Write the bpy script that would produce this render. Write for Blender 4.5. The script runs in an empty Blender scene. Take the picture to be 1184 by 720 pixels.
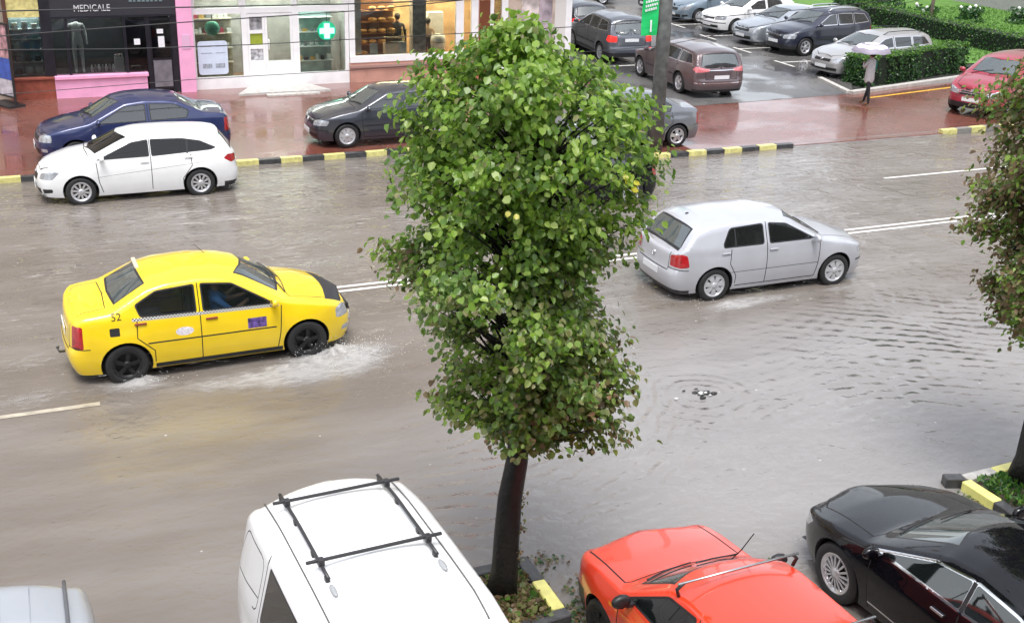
import bpy, bmesh, math, random
import numpy as np
from mathutils import Vector, Matrix
from mathutils.geometry import delaunay_2d_cdt
random.seed(7)
rng = np.random.default_rng(7)
R = math.radians
sc = bpy.context.scene
C = sc.collection

# ------------------------------------------------------------ camera
PSI, TH, RO, CAMH, FOC = R(23.0), R(21.9), R(1.77), 7.65, 1386.0
def _rot(v):
    x, y, z = v
    return np.array([x*math.cos(PSI)+y*math.sin(PSI), -x*math.sin(PSI)+y*math.cos(PSI), z])
fw = _rot((0, math.cos(TH), -math.sin(TH)))
_r0 = _rot((1, 0, 0)); _u0 = _rot((0, math.sin(TH), math.cos(TH)))
rt = _r0*math.cos(RO)+_u0*math.sin(RO); up = _u0*math.cos(RO)-_r0*math.sin(RO)
cd = bpy.data.cameras.new('camera'); cam = bpy.data.objects.new('camera', cd); C.objects.link(cam)
M = Matrix(((rt[0], up[0], -fw[0], 0), (rt[1], up[1], -fw[1], 0), (rt[2], up[2], -fw[2], CAMH), (0, 0, 0, 1)))
cam.matrix_world = M
cd.sensor_width = 36; cd.sensor_fit = 'HORIZONTAL'; cd.lens = FOC/1184*36; cd.clip_end = 2000; cd.clip_start = .1
sc.camera = cam
# ------------------------------------------------------------ world, sun, exposure
W = bpy.data.worlds.new('World'); sc.world = W; W.use_nodes = True
nt = W.node_tree; nt.nodes.clear()
sky = nt.nodes.new('ShaderNodeTexSky'); sky.sky_type = 'NISHITA'; sky.sun_disc = False
SUN_EL, SUN_ROT = R(70), R(205)
sky.sun_elevation = SUN_EL; sky.sun_rotation = SUN_ROT; sky.air_density = 1.0; sky.dust_density = 2.0; sky.ozone_density = 1.0
hs = nt.nodes.new('ShaderNodeHueSaturation'); hs.inputs['Saturation'].default_value = .30
bg = nt.nodes.new('ShaderNodeBackground'); bg.inputs['Strength'].default_value = .15
wo = nt.nodes.new('ShaderNodeOutputWorld')
nt.links.new(sky.outputs[0], hs.inputs['Color']); nt.links.new(hs.outputs[0], bg.inputs['Color']); nt.links.new(bg.outputs[0], wo.inputs[0])
sd = bpy.data.lights.new('sun', 'SUN'); sd.energy = 1.2; sd.angle = R(25); sd.color = (1, .97, .93)
so = bpy.data.objects.new('sun', sd); C.objects.link(so)
# nishita rotation: sun azimuth measured clockwise from +Y
az = SUN_ROT; sdir = Vector((math.sin(az)*math.cos(SUN_EL), math.cos(az)*math.cos(SUN_EL), math.sin(SUN_EL)))
so.rotation_euler = sdir.to_track_quat('Z', 'Y').to_euler()
sc.view_settings.view_transform = 'Standard'; sc.view_settings.look = 'None'
sc.view_settings.exposure = 1.25; sc.view_settings.gamma = 1; sc.view_settings.use_curve_mapping = False
sc.render.resolution_x = 1024; sc.render.resolution_y = 622
sc.render.engine = 'CYCLES'
sc.cycles.max_bounces = 8; sc.cycles.transparent_max_bounces = 16; sc.cycles.caustics_reflective = False; sc.cycles.caustics_refractive = False

# ------------------------------------------------------------ materials
MATS = {}
def mat(name, col=(.5, .5, .5), rough=.5, metal=0., coat=0., spec=.5, noise=0., nscale=8., bump=0., bscale=60., emit=None, estr=0, coat_rough=.04, rvar=0.):
    if name in MATS: return MATS[name]
    m = bpy.data.materials.new(name); m.use_nodes = True; n = m.node_tree; b = n.nodes['Principled BSDF']
    b.inputs['Base Color'].default_value = (*col, 1); b.inputs['Roughness'].default_value = rough
    b.inputs['Metallic'].default_value = metal; b.inputs['Coat Weight'].default_value = coat; b.inputs['Coat Roughness'].default_value = coat_rough
    b.inputs['Specular IOR Level'].default_value = spec
    tc = n.nodes.new('ShaderNodeTexCoord')
    if noise > 0:
        t = n.nodes.new('ShaderNodeTexNoise'); t.inputs['Scale'].default_value = nscale; t.inputs['Detail'].default_value = 6
        n.links.new(tc.outputs['Object'], t.inputs['Vector'])
        r = n.nodes.new('ShaderNodeMapRange'); r.inputs['From Min'].default_value = .3; r.inputs['From Max'].default_value = .7
        r.inputs['To Min'].default_value = 1-noise; r.inputs['To Max'].default_value = 1+noise
        n.links.new(t.outputs['Fac'], r.inputs['Value'])
        x = n.nodes.new('ShaderNodeVectorMath'); x.operation = 'SCALE'; x.inputs[0].default_value = col
        n.links.new(r.outputs[0], x.inputs['Scale']); n.links.new(x.outputs[0], b.inputs['Base Color'])
        if rvar > 0:
            r2 = n.nodes.new('ShaderNodeMapRange'); r2.inputs['From Min'].default_value = .35; r2.inputs['From Max'].default_value = .65
            r2.inputs['To Min'].default_value = max(0, rough-rvar); r2.inputs['To Max'].default_value = min(1, rough+rvar)
            n.links.new(t.outputs['Fac'], r2.inputs['Value']); n.links.new(r2.outputs[0], b.inputs['Roughness'])
    if bump > 0:
        t = n.nodes.new('ShaderNodeTexNoise'); t.inputs['Scale'].default_value = bscale; t.inputs['Detail'].default_value = 4
        n.links.new(tc.outputs['Object'], t.inputs['Vector'])
        bn = n.nodes.new('ShaderNodeBump'); bn.inputs['Strength'].default_value = bump; bn.inputs['Distance'].default_value = .01
        n.links.new(t.outputs['Fac'], bn.inputs['Height']); n.links.new(bn.outputs[0], b.inputs['Normal'])
    if emit:
        b.inputs['Emission Color'].default_value = (*emit, 1); b.inputs['Emission Strength'].default_value = estr
    MATS[name] = m; return m

mat('black_plastic', (.018, .018, .02), .45, noise=.2, nscale=12)
mat('steel_grey', (.14, .14, .14), .4, .8)
def paint(name, col, metal=0., rough=.32):
    """wet car paint: clear coat, fine raindrop bump"""
    if name in MATS: return MATS[name]
    m = mat(name, col, rough, metal, coat=1., noise=.04, nscale=3.)
    n = m.node_tree; b = n.nodes['Principled BSDF']
    tc = n.nodes.new('ShaderNodeTexCoord')
    v = n.nodes.new('ShaderNodeTexVoronoi'); v.inputs['Scale'].default_value = 55
    n.links.new(tc.outputs['Object'], v.inputs['Vector'])
    mr = n.nodes.new('ShaderNodeMapRange'); mr.inputs['From Min'].default_value = 0; mr.inputs['From Max'].default_value = .28
    mr.inputs['To Min'].default_value = 1; mr.inputs['To Max'].default_value = 0
    n.links.new(v.outputs['Distance'], mr.inputs['Value'])
    bn = n.nodes.new('ShaderNodeBump'); bn.inputs['Strength'].default_value = .25; bn.inputs['Distance'].default_value = .004
    n.links.new(mr.outputs[0], bn.inputs['Height']); n.links.new(bn.outputs[0], b.inputs['Coat Normal'])
    return m

def glass_mat(name, tint=(.03, .04, .04), alpha=.55, ior=1.5, body=.12):
    """car / shop glass: tinted film seen through, fresnel reflection of the sky"""
    if name in MATS: return MATS[name]
    m = bpy.data.materials.new(name); m.use_nodes = True; n = m.node_tree; n.nodes.clear()
    o = n.nodes.new('ShaderNodeOutputMaterial'); tr = n.nodes.new('ShaderNodeBsdfTransparent')
    k = 1-alpha; tr.inputs[0].default_value = (k*.92, k, k*.97, 1)
    df = n.nodes.new('ShaderNodeBsdfDiffuse'); df.inputs[0].default_value = (*tint, 1)
    ad = n.nodes.new('ShaderNodeMixShader'); ad.inputs[0].default_value = body
    gl = n.nodes.new('ShaderNodeBsdfGlossy'); gl.inputs['Roughness'].default_value = .03; gl.inputs[0].default_value = (1, 1, 1, 1)
    fr = n.nodes.new('ShaderNodeFresnel'); fr.inputs[0].default_value = ior
    geo = n.nodes.new('ShaderNodeNewGeometry')
    mx = n.nodes.new('ShaderNodeMixShader')
    n.links.new(tr.outputs[0], ad.inputs[1]); n.links.new(df.outputs[0], ad.inputs[2])
    n.links.new(fr.outputs[0], mx.inputs[0]); n.links.new(ad.outputs[0], mx.inputs[1]); n.links.new(gl.outputs[0], mx.inputs[2])
    n.links.new(mx.outputs[0], o.inputs[0]); MATS[name] = m; return m

# ------------------------------------------------------------ object helpers
def link(name, me, parent=None, m=None):
    o = bpy.data.objects.new(name, me); C.objects.link(o)
    if m is not None:
        for q in (m if isinstance(m, (list, tuple)) else [m]): me.materials.append(q)
    if parent is not None: o.parent = parent
    return o
def obj(name, bm, m, parent=None, smooth=False):
    me = bpy.data.meshes.new(name); bm.to_mesh(me); bm.free()
    if smooth:
        for p in me.polygons: p.use_smooth = True
    return link(name, me, parent, m)
def empty(name, loc=(0, 0, 0), rz=0, ):
    o = bpy.data.objects.new(name, None); C.objects.link(o); o.location = loc; o.rotation_euler = (0, 0, rz)
    o.empty_display_size = .2
    return o
def tag(o, label=None, cat=None, group=None, kind=None):
    if label: o['label'] = label
    if cat: o['category'] = cat
    if group: o['group'] = group
    if kind: o['kind'] = kind
    return o
def thing(name, label, cat, loc=(0, 0, 0), rz=0, group=None):
    return tag(empty(name, loc, rz), label, cat, group)
def struct(name, bm, m, smooth=False):
    o = obj(name, bm, m, None, smooth); o['kind'] = 'structure'; return o
def copy_tree(o, parent=None):
    c = o.copy(); C.objects.link(c)
    if parent is not None: c.parent = parent
    for ch in list(o.children): copy_tree(ch, c)
    return c

def NB(): return bmesh.new()
def bx(bm, x0, x1, y0, y1, z0, z1, mi=0, bev=0):
    r = bmesh.ops.create_cube(bm, size=1)
    vs = r['verts']
    for v in vs:
        v.co = Vector(((x0+x1)/2+v.co.x*(x1-x0), (y0+y1)/2+v.co.y*(y1-y0), (z0+z1)/2+v.co.z*(z1-z0)))
    fs = set(f for v in vs for f in v.link_faces)
    for f in fs: f.material_index = mi
    if bev > 0:
        es = set(e for f in fs for e in f.edges)
        bmesh.ops.bevel(bm, geom=list(es), offset=bev, segments=2, affect='EDGES', profile=.5)
    return bm
def box(name, x0, x1, y0, y1, z0, z1, m, parent=None, bev=0):
    return obj(name, bx(NB(), x0, x1, y0, y1, z0, z1, 0, bev), m, parent)
def tube(bm, pts, r, n=8, cap=True, mi=0):
    pts = [Vector(p) for p in pts]; rs = r if isinstance(r, (list, tuple)) else [r]*len(pts)
    rings = []; prev = None
    for i, p in enumerate(pts):
        t = (pts[min(i+1, len(pts)-1)]-pts[max(i-1, 0)]).normalized()
        if prev is None: a = t.orthogonal().normalized()
        else:
            a = prev-t*prev.dot(t); a.normalize()
        prev = a; b = t.cross(a)
        rings.append([bm.verts.new(p+(a*math.cos(2*math.pi*k/n)+b*math.sin(2*math.pi*k/n))*rs[i]) for k in range(n)])
    for i in range(len(rings)-1):
        for k in range(n):
            f = bm.faces.new((rings[i][k], rings[i][(k+1) % n], rings[i+1][(k+1) % n], rings[i+1][k])); f.material_index = mi; f.smooth = True
    if cap:
        try:
            f = bm.faces.new(rings[0][::-1]); f.material_index = mi; f = bm.faces.new(rings[-1]); f.material_index = mi
        except ValueError: pass
    return bm
def lathe(bm, prof, axis='z', n=32, c=(0, 0, 0), mi=0):
    c = Vector(c); rings = []
    for (r_, h) in prof:
        ring = []
        for k in range(n):
            a = 2*math.pi*k/n
            if axis == 'z': v = Vector((r_*math.cos(a), r_*math.sin(a), h))
            elif axis == 'y': v = Vector((r_*math.cos(a), h, r_*math.sin(a)))
            else: v = Vector((h, r_*math.cos(a), r_*math.sin(a)))
            ring.append(bm.verts.new(c+v))
        rings.append(ring)
    for i in range(len(rings)-1):
        for k in range(n):
            f = bm.faces.new((rings[i][k], rings[i][(k+1) % n], rings[i+1][(k+1) % n], rings[i+1][k])); f.material_index = mi; f.smooth = True
    return bm
def prism(bm, poly, h0, h1, axis='z', mi=0):
    """poly in the plane, extruded along axis"""
    def P(p, h):
        return (p[0], p[1], h) if axis == 'z' else ((p[0], h, p[1]) if axis == 'y' else (h, p[0], p[1]))
    a = [bm.verts.new(P(p, h0)) for p in poly]; b = [bm.verts.new(P(p, h1)) for p in poly]
    n = len(poly)
    fs = [bm.faces.new(a), bm.faces.new(b[::-1])]+[bm.faces.new((a[i], b[i], b[(i+1) % n], a[(i+1) % n])) for i in range(n)]
    for f in fs: f.material_index = mi
    bmesh.ops.recalc_face_normals(bm, faces=fs)
    return bm
def blob(bm, c, r, sub=2, sc_=(1, 1, 1), jit=0, mi=0):
    q = bmesh.ops.create_icosphere(bm, subdivisions=sub, radius=1)
    for v in q['verts']:
        k = r*(1+random.uniform(-jit, jit))
        v.co = Vector((c[0]+v.co.x*k*sc_[0], c[1]+v.co.y*k*sc_[1], c[2]+v.co.z*k*sc_[2]))
        for f in v.link_faces: f.smooth = True; f.material_index = mi
    return bm
def text_mesh(s, size, depth=.004, spacing=1.0):
    cu = bpy.data.curves.new('txt', 'FONT'); cu.body = s; cu.size = size; cu.align_x = 'CENTER'; cu.align_y = 'CENTER'; cu.extrude = depth/2; cu.resolution_u = 3
    cu.space_character = spacing
    o = bpy.data.objects.new('txt', cu); C.objects.link(o)
    me = bpy.data.meshes.new_from_object(o.evaluated_get(bpy.context.evaluated_depsgraph_get()))
    bpy.data.objects.remove(o); bpy.data.curves.remove(cu)
    return me
def text_obj(name, s, size, m, parent, loc, rot=(R(90), 0, 0), depth=.012, spacing=1.0, sx=1.0):
    me = text_mesh(s, size, depth, spacing); o = link(name, me, parent, m); o.location = loc; o.rotation_euler = rot; o.scale = (sx, 1, 1); return o

# ------------------------------------------------------------ car builder
def lin(tab):
    a = sorted(tab); xs = np.array([p[0] for p in a], float); ys = np.array([p[1] for p in a], float)
    return lambda x: np.interp(x, xs, ys)
def smooth_tab(tab, w=.07):
    a = sorted(tab); xs = np.array([p[0] for p in a], float); ys = np.array([p[1] for p in a], float)
    g = np.linspace(xs[0]-.3, xs[-1]+.3, 1600); v = np.interp(g, xs, ys); k = max(1, int(w/(g[1]-g[0])))
    ker = np.hanning(2*k+3); ker /= ker.sum(); vp = np.pad(v, k+1, mode='edge'); v2 = np.convolve(vp, ker, 'valid')
    return lambda x: np.interp(x, g, v2)
def catmull(P, per=24):
    P = [np.array(p, float) for p in P]; P = [2*P[0]-P[1]]+P+[2*P[-1]-P[-2]]; out = []
    for i in range(1, len(P)-2):
        p0, p1, p2, p3 = P[i-1:i+3]
        t0 = 0; t1 = t0+np.linalg.norm(p1-p0)**.5; t2 = t1+np.linalg.norm(p2-p1)**.5; t3 = t2+np.linalg.norm(p3-p2)**.5
        for k in range(per):
            t = t1+(t2-t1)*k/per
            A1 = (t1-t)/(t1-t0)*p0+(t-t0)/(t1-t0)*p1; A2 = (t2-t)/(t2-t1)*p1+(t-t1)/(t2-t1)*p2; A3 = (t3-t)/(t3-t2)*p2+(t-t2)/(t3-t2)*p3
            B1 = (t2-t)/(t2-t0)*A1+(t-t0)/(t2-t0)*A2; B2 = (t3-t)/(t3-t1)*A2+(t-t1)/(t3-t1)*A3
            out.append((t2-t)/(t2-t1)*B1+(t-t1)/(t2-t1)*B2)
    out.append(P[-2]); return np.array(out)
def pip(x, y, poly):
    n = len(poly); c = False; j = n-1
    for i in range(n):
        xi, yi = poly[i]; xj, yj = poly[j]
        if (yi > y) != (yj > y) and x < (xj-xi)*(y-yi)/(yj-yi)+xi: c = not c
        j = i
    return c
def densify(poly, d=.07, closed=True):
    out = []; n = len(poly)
    for i in range(n if closed else n-1):
        a = poly[i]; b = poly[(i+1) % n]; L = math.dist(a, b); k = max(1, int(L/d))
        for q in range(k): out.append((a[0]+(b[0]-a[0])*q/k, a[1]+(b[1]-a[1])*q/k))
    if not closed: out.append(tuple(poly[-1]))
    return out
def rounded(poly, r=.04, n=3):
    out = []; N = len(poly)
    for i in range(N):
        p = np.array(poly[i], float); a = np.array(poly[i-1], float); b = np.array(poly[(i+1) % N], float)
        la, lb = np.linalg.norm(a-p), np.linalg.norm(b-p); rr = min(r, la*.4, lb*.4)
        p1 = p+(a-p)/la*rr; p2 = p+(b-p)/lb*rr
        for k in range(n+1):
            t = k/n; out.append(tuple((1-t)**2*p1+2*t*(1-t)*p+t*t*p2))
    return out
def inset(poly, d):
    """shrink a convex-ish polygon towards its inside"""
    n = len(poly); A = sum(poly[i][0]*poly[(i+1) % n][1]-poly[(i+1) % n][0]*poly[i][1] for i in range(n))
    s = 1 if A > 0 else -1; out = []
    L = []
    for i in range(n):
        a = np.array(poly[i], float); b = np.array(poly[(i+1) % n], float); t = (b-a)/(np.linalg.norm(b-a)+1e-9); nn = np.array([-t[1], t[0]])*s
        L.append((a+nn*d, t))
    for i in range(n):
        (p, t), (q, u) = L[i-1], L[i]; den = t[0]*u[1]-t[1]*u[0]
        if abs(den) < 1e-4: out.append(tuple(q)); continue
        k = ((q[0]-p[0])*u[1]-(q[1]-p[1])*u[0])/den; out.append(tuple(p+t*k))
    return out
def strip(path, w):
    """thin polygon round an open polyline"""
    P = [np.array(p, float) for p in path]; l = []; r_ = []
    for i, p in enumerate(P):
        t = P[min(i+1, len(P)-1)]-P[max(i-1, 0)]; t /= np.linalg.norm(t); n = np.array([-t[1], t[0]])*w/2
        l.append(tuple(p+n)); r_.append(tuple(p-n))
    return l+r_[::-1]

def cdt(boundary, feats, pts):
    verts = []; edges = []
    def add(poly):
        b = len(verts); n = len(poly)
        for p in poly: verts.append(Vector(p))
        for i in range(n): edges.append((b+i, b+(i+1) % n))
    add(boundary)
    for f in feats: add(f)
    for p in pts: verts.append(Vector(p))
    v, e, f, *_ = delaunay_2d_cdt(verts, edges, [], 0, 1e-5)
    return [(q.x, q.y) for q in v], f

class Shell:
    def __init__(s, S):
        s.S = S; L = S['L']; h = L/2; w = S['W']/2
        nose = S.get('nose', 1.); tl = S.get('tail', 1.)
        P = [(h, 0), (h-.03*nose, w*.42), (h-.13*nose, w*.74), (h-.34*nose, w*.915), (h-.8, w*.985), (.3, w), (-h+1.2, w), (-h+.7*tl, w*.985), (-h+.22*tl, w*.91), (-h+.08*tl, w*.76), (-h+.02*tl, w*.45), (-h, 0)]
        c = catmull(P); d = np.r_[0, np.cumsum(np.linalg.norm(np.diff(c, axis=0), axis=1))]
        s.slen = d[-1]; s.d = d; s.c = c
        s.zr = smooth_tab(S['rail'], S.get('sm', .06)); s.zc = smooth_tab(S['cen'], S.get('sm', .06))
        s.belt = S['belt']; s.z0 = S.get('z0', .2)
        b = s.belt
        s.sd = lin(S.get('sd') or [(.15, .07), (.28, .035), (.42, .012), (.6, 0), (.75, .004), (b-.12, .02), (b, .04)])
        s.fd = lin(S.get('fd') or [(.15, .08), (.25, .03), (.38, 0), (.52, 0), (.6, .03), (.8, .09), (1.2, .25)])
        s.rd = lin(S.get('rd') or [(.15, .10), (.28, .03), (.4, 0), (.55, 0), (.6, .03), (.9, .06), (1.1, .10)])
        s.tum = S.get('tum', .42); s.roll = S.get('roll', .055)
        s.ax = S['axles']; s.r = S['r']
    def C(s, q):
        q = min(max(q, 0), s.slen); x = np.interp(q, s.d, s.c[:, 0]); y = np.interp(q, s.d, s.c[:, 1])
        e = .03; a = max(q-e, 0); b = min(q+e, s.slen)
        t = np.array([np.interp(b, s.d, s.c[:, 0])-np.interp(a, s.d, s.c[:, 0]), np.interp(b, s.d, s.c[:, 1])-np.interp(a, s.d, s.c[:, 1])]); t /= np.linalg.norm(t)
        n = np.array([t[1], -t[0]])*-1.  # outward
        n = np.array([-t[1], t[0]]) if (-t[1]*x+t[0]*y) > 0 else np.array([t[1], -t[0]])
        if q < 1e-6: n = np.array([1., 0])
        if q > s.slen-1e-6: n = np.array([-1., 0])
        return x, y, n
    def s_of_x(s, x): return float(np.interp(-x, -s.c[:, 0], s.d))
    def P(s, q, z):
        x, y, n = s.C(q); zr = float(s.zr(x)); w = n[0]**2
        ds = s.sd(min(z, s.belt))+(max(z-s.belt, 0))*s.tum
        df = (s.fd(z) if n[0] > 0 else s.rd(z))
        d = (1-w)*ds+w*df
        for a in s.ax:
            u = abs(x-a)/(s.r+.16)
            if u < 1 and z < s.r*2+.25: d -= .022*(1-u*u)**2*(1-w)*min(1, max(0, (s.r*2+.25-z)/.2))
        k = (zr-z)/s.roll
        if k < 1:
            k = max(k, 0); d += s.roll*(1-math.sqrt(max(0, 1-(1-k)**2)))
        X = x-n[0]*d; Y = max(y-n[1]*d, 0) if q > 1e-6 and q < s.slen-1e-6 else 0
        return (X, Y, z)

def build_shell(S, root, mats):
    sh = Shell(S); z0 = sh.z0
    # boundary of the side domain, bottom edge with arches, then the rail back
    Ra = S['r']+S.get('arch', .055)
    bot = []
    def seg(s0, s1):
        n = max(2, int(abs(s1-s0)/.06)); return [(s0+(s1-s0)*i/n, z0) for i in range(n)]
    cur = 0.; arcs = []
    for a in sh.ax:
        hx = math.sqrt(Ra**2-(z0-S['r'])**2); ph0 = math.atan2(z0-S['r'], hx)
        s0 = sh.s_of_x(a+hx); bot += seg(cur, s0); arc = []
        n = 18
        for i in range(n+1):
            ph = ph0+(math.pi-2*ph0)*i/n; x = a+Ra*math.cos(ph); z = S['r']+Ra*math.sin(ph); arc.append((sh.s_of_x(x), z))
        arcs.append((a, arc)); bot += arc[:-1]; cur = arc[-1][0]
    bot += seg(cur, sh.slen); bot.append((sh.slen, z0))
    ns = int(sh.slen/.065); cols = [sh.slen*i/ns for i in range(ns+1)]
    # denser columns where the plan curve bends
    railx = [(q, float(sh.zr(sh.C(q)[0]))) for q in cols]
    bound = bot+railx[::-1]
    feats = []
    labels = []
    def conv(dom, poly):
        if dom == 'side': return [(sh.s_of_x(x), z) for x, z in poly]
        if dom == 'fs': return list(poly)
        if dom == 'rs': return [(sh.slen-a, z) for a, z in poly]
    for (dom, lab, poly) in S['feat']:
        if dom == 'top': continue
        pl = densify(conv(dom, poly)); pl2 = []
        for (a, z) in pl:
            a = min(max(a, 0), sh.slen); zr = float(sh.zr(sh.C(a)[0])); pl2.append((a, max(min(z, zr-.012), z0)))
        feats.append(pl2); labels.append((lab, pl2))
    pts = []
    for i, q in enumerate(cols):
        zr = railx[i][1]; x = sh.C(q)[0]
        zs = [zr-sh.roll*k for k in (.04, .14, .3, .55, .95)]+[zr-sh.roll-.055*k for k in range(1, 30)]
        for z in zs:
            if z < z0+.03: continue
            if any((x-a)**2+(z-S['r'])**2 < (Ra+.02)**2 for a in sh.ax): continue
            pts.append((q, z))
    V, F = cdt(bound, feats, pts)
    bm = bmesh.new(); lay = bm.faces.layers.int.new('lab'); names = ['body']
    bv = [bm.verts.new(sh.P(a, b)) for a, b in V]
    arch_pts = set()
    for f in F:
        cx = sum(V[i][0] for i in f)/3; cz = sum(V[i][1] for i in f)/3
        if cz > np.interp(cx, [q for q, _ in railx], [z for _, z in railx])+1e-4 or cz < z0: continue
        X = sh.C(cx)[0]
        if not pip(cx, cz, bound): continue
        lab = 'body'
        for l, pl in labels:
            if pip(cx, cz, pl): lab = l
        if lab not in names: names.append(lab)
        try: nf = bm.faces.new([bv[i] for i in f])
        except ValueError: continue
        nf[lay] = names.index(lab)
    # top shell
    rail3 = [sh.P(q, z) for q, z in railx]
    tb = [(p[0], p[1]) for p in rail3]; rz = {}
    rx = np.array([p[0] for p in rail3])[::-1]; ry = np.array([p[1] for p in rail3])[::-1]; rzz = np.array([p[2] for p in rail3])[::-1]
    # enforce monotone x
    xm = np.maximum.accumulate(rx+np.arange(len(rx))*1e-6)
    def ztop(x, y):
        Y = max(np.interp(x, xm, ry), 1e-3); t = min(abs(y)/Y, 1); zr_ = np.interp(x, xm, rzz); zc_ = max(float(sh.zc(x)), zr_)
        return zr_+(zc_-zr_)*(1-t**2.3)
    xa, xb = tb[0][0], tb[-1][0]
    cen = []; n = int((xa-xb)/.05)
    for i in range(1, n): cen.append((xb+(xa-xb)*i/n, 0.))
    bound2 = tb+cen
    feats = []; lab2 = []
    for (dom, lab, poly) in S['feat']:
        if dom != 'top': continue
        pl = []
        for (x, y) in densify(poly, .05):
            Y = np.interp(x, xm, ry)
            pl.append((x, max(0, min(y, Y-.012))) if y >= 0 else (x, 0.))
        feats.append(pl); lab2.append((lab, pl))
    pts = []
    x = xb+.02
    while x < xa-.01:
        Y = np.interp(x, xm, ry)
        k = max(2, int(Y/.075))
        for j in range(k):
            y = Y*(j+.5)/k
            if Y-y > .02: pts.append((x, y))
        slope = abs(float(sh.zc(x+.02))-float(sh.zc(x-.02)))/.04
        x += max(.015, .06/math.sqrt(1+slope*slope))
    V2, F2 = cdt(bound2, feats, pts)
    rl = {(round(a, 5), round(b, 5)): p for (a, b), p in zip(tb, rail3)}
    bv2 = []
    for a, b in V2:
        k = (round(a, 5), round(b, 5))
        bv2.append(bm.verts.new(rl[k] if k in rl else (a, b, ztop(a, b))))
    for f in F2:
        cx = sum(V2[i][0] for i in f)/3; cy = sum(V2[i][1] for i in f)/3
        if not pip(cx, cy, bound2): continue
        lab = 'body'
        for l, pl in lab2:
            if pip(cx, cy, pl): lab = l
        if lab not in names: names.append(lab)
        try: nf = bm.faces.new([bv2[i] for i in f])
        except ValueError: continue
        nf[lay] = names.index(lab)
    bmesh.ops.remove_doubles(bm, verts=bm.verts, dist=.0012)
    bmesh.ops.delete(bm, geom=[v for v in bm.verts if not v.link_faces], context='VERTS')
    # mirror
    g = bmesh.ops.duplicate(bm, geom=bm.verts[:]+bm.edges[:]+bm.faces[:])
    nv = [e for e in g['geom'] if isinstance(e, bmesh.types.BMVert)]; nf = [e for e in g['geom'] if isinstance(e, bmesh.types.BMFace)]
    for v in nv: v.co.y *= -1
    bmesh.ops.reverse_faces(bm, faces=nf)
    for v in bm.verts:
        if abs(v.co.y) < 2e-3: v.co.y = 0
    bmesh.ops.remove_doubles(bm, verts=bm.verts, dist=.001)
    bmesh.ops.recalc_face_normals(bm, faces=bm.faces[:])
    # recalc may point inwards on an open shell: test with the roof
    tf = max(bm.faces, key=lambda f: f.calc_center_median().z); tf.normal_update()
    if tf.normal.z < 0: bmesh.ops.reverse_faces(bm, faces=bm.faces[:])
    bm.normal_update()
    nrm = {v.index: v.normal.copy() for v in bm.verts}
    bm.verts.index_update(); nrm = [v.normal.copy() for v in bm.verts]
    # split in parts
    groups = {}
    for f in bm.faces:
        lab = names[f[lay]]; side = '' if lab in S.get('whole', ('body', 'seam', 'trim', 'windshield', 'rear_window', 'grille', 'bonnet', 'bumper', 'rear_bumper', 'bonnet_cover', 'roof_black', 'checker_band', 'lower_trim', 'rear_lower_trim', 'number_plate', 'bonnet_panel', 'boot_lid', 'badge')) else ('L' if f.calc_center_median().y > 0 else 'R')
        if lab in ('seam', 'trim'): lab = 'body:'+lab
        groups.setdefault((lab, side), []).append(f)
    out = {}
    def emit(name, fl, slots):
        idx = {}; vs = []; fs = []; mi = []; fn = []
        for f, s_ in fl:
            q = []
            for v in f.verts:
                if v.index not in idx: idx[v.index] = len(vs); vs.append(v.co.copy()); fn.append(nrm[v.index])
                q.append(idx[v.index])
            fs.append(q); mi.append(s_)
        me = bpy.data.meshes.new(name); me.from_pydata(vs, [], fs)
        for p, k in zip(me.polygons, mi): p.use_smooth = True; p.material_index = k
        o = link(name, me, root, slots)
        me.normals_split_custom_set_from_vertices(fn)
        return o
    bodyf = [(f, 0) for f in groups.get(('body', ''), [])]+[(f, 1) for f in groups.get(('body:seam', ''), [])+groups.get(('body:seam', 'L'), [])+groups.get(('body:seam', 'R'), [])]+[(f, 2) for k in ('', 'L', 'R') for f in groups.get(('body:trim', k), [])]
    out['body'] = emit('body', bodyf, [mats['paint'], mats['seam'], mats['trim']])
    for (lab, side), fl in groups.items():
        if lab.startswith('body'): continue
        o = emit(lab, [(f, 0) for f in fl], mats.get(lab, mats['paint'])); out[lab+side] = o
    bm.free()
    # arch liners + underbody
    b = NB(); 
    for a, arc in arcs:
        for sgn in (1, -1):
            o_ = []; i_ = []; m_ = []
            for q, z in arc:
                p = sh.P(q, z); o_.append(b.verts.new((p[0], sgn*p[1], p[2])))
                m_.append(b.verts.new((p[0]+(a-p[0])*.04, sgn*(p[1]-.03), z+(S['r']-z)*.04))); i_.append(b.verts.new((p[0], sgn*.38, z+.01)))
            for k in range(len(arc)-1):
                b.faces.new((o_[k], o_[k+1], m_[k+1], m_[k])); b.faces.new((m_[k], m_[k+1], i_[k+1], i_[k]))
            b.faces.new(i_)
    h = S['L']/2-.12; w = S['W']/2-.14; zz = z0+.04; Rb = Ra+.01
    a0, a1 = sorted(sh.ax, reverse=True)
    for (x0, x1, yy) in ((h, a0+Rb, w*.85), (a0+Rb, a0-Rb, .38), (a0-Rb, a1+Rb, w), (a1+Rb, a1-Rb, .38), (a1-Rb, -h, w*.85)):
        b.faces.new([b.verts.new((x0, -yy, zz)), b.verts.new((x1, -yy, zz)), b.verts.new((x1, yy, zz)), b.verts.new((x0, yy, zz))])
    out['underbody'] = obj('underbody', b, mats['trim'], root)
    return sh, out

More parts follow.
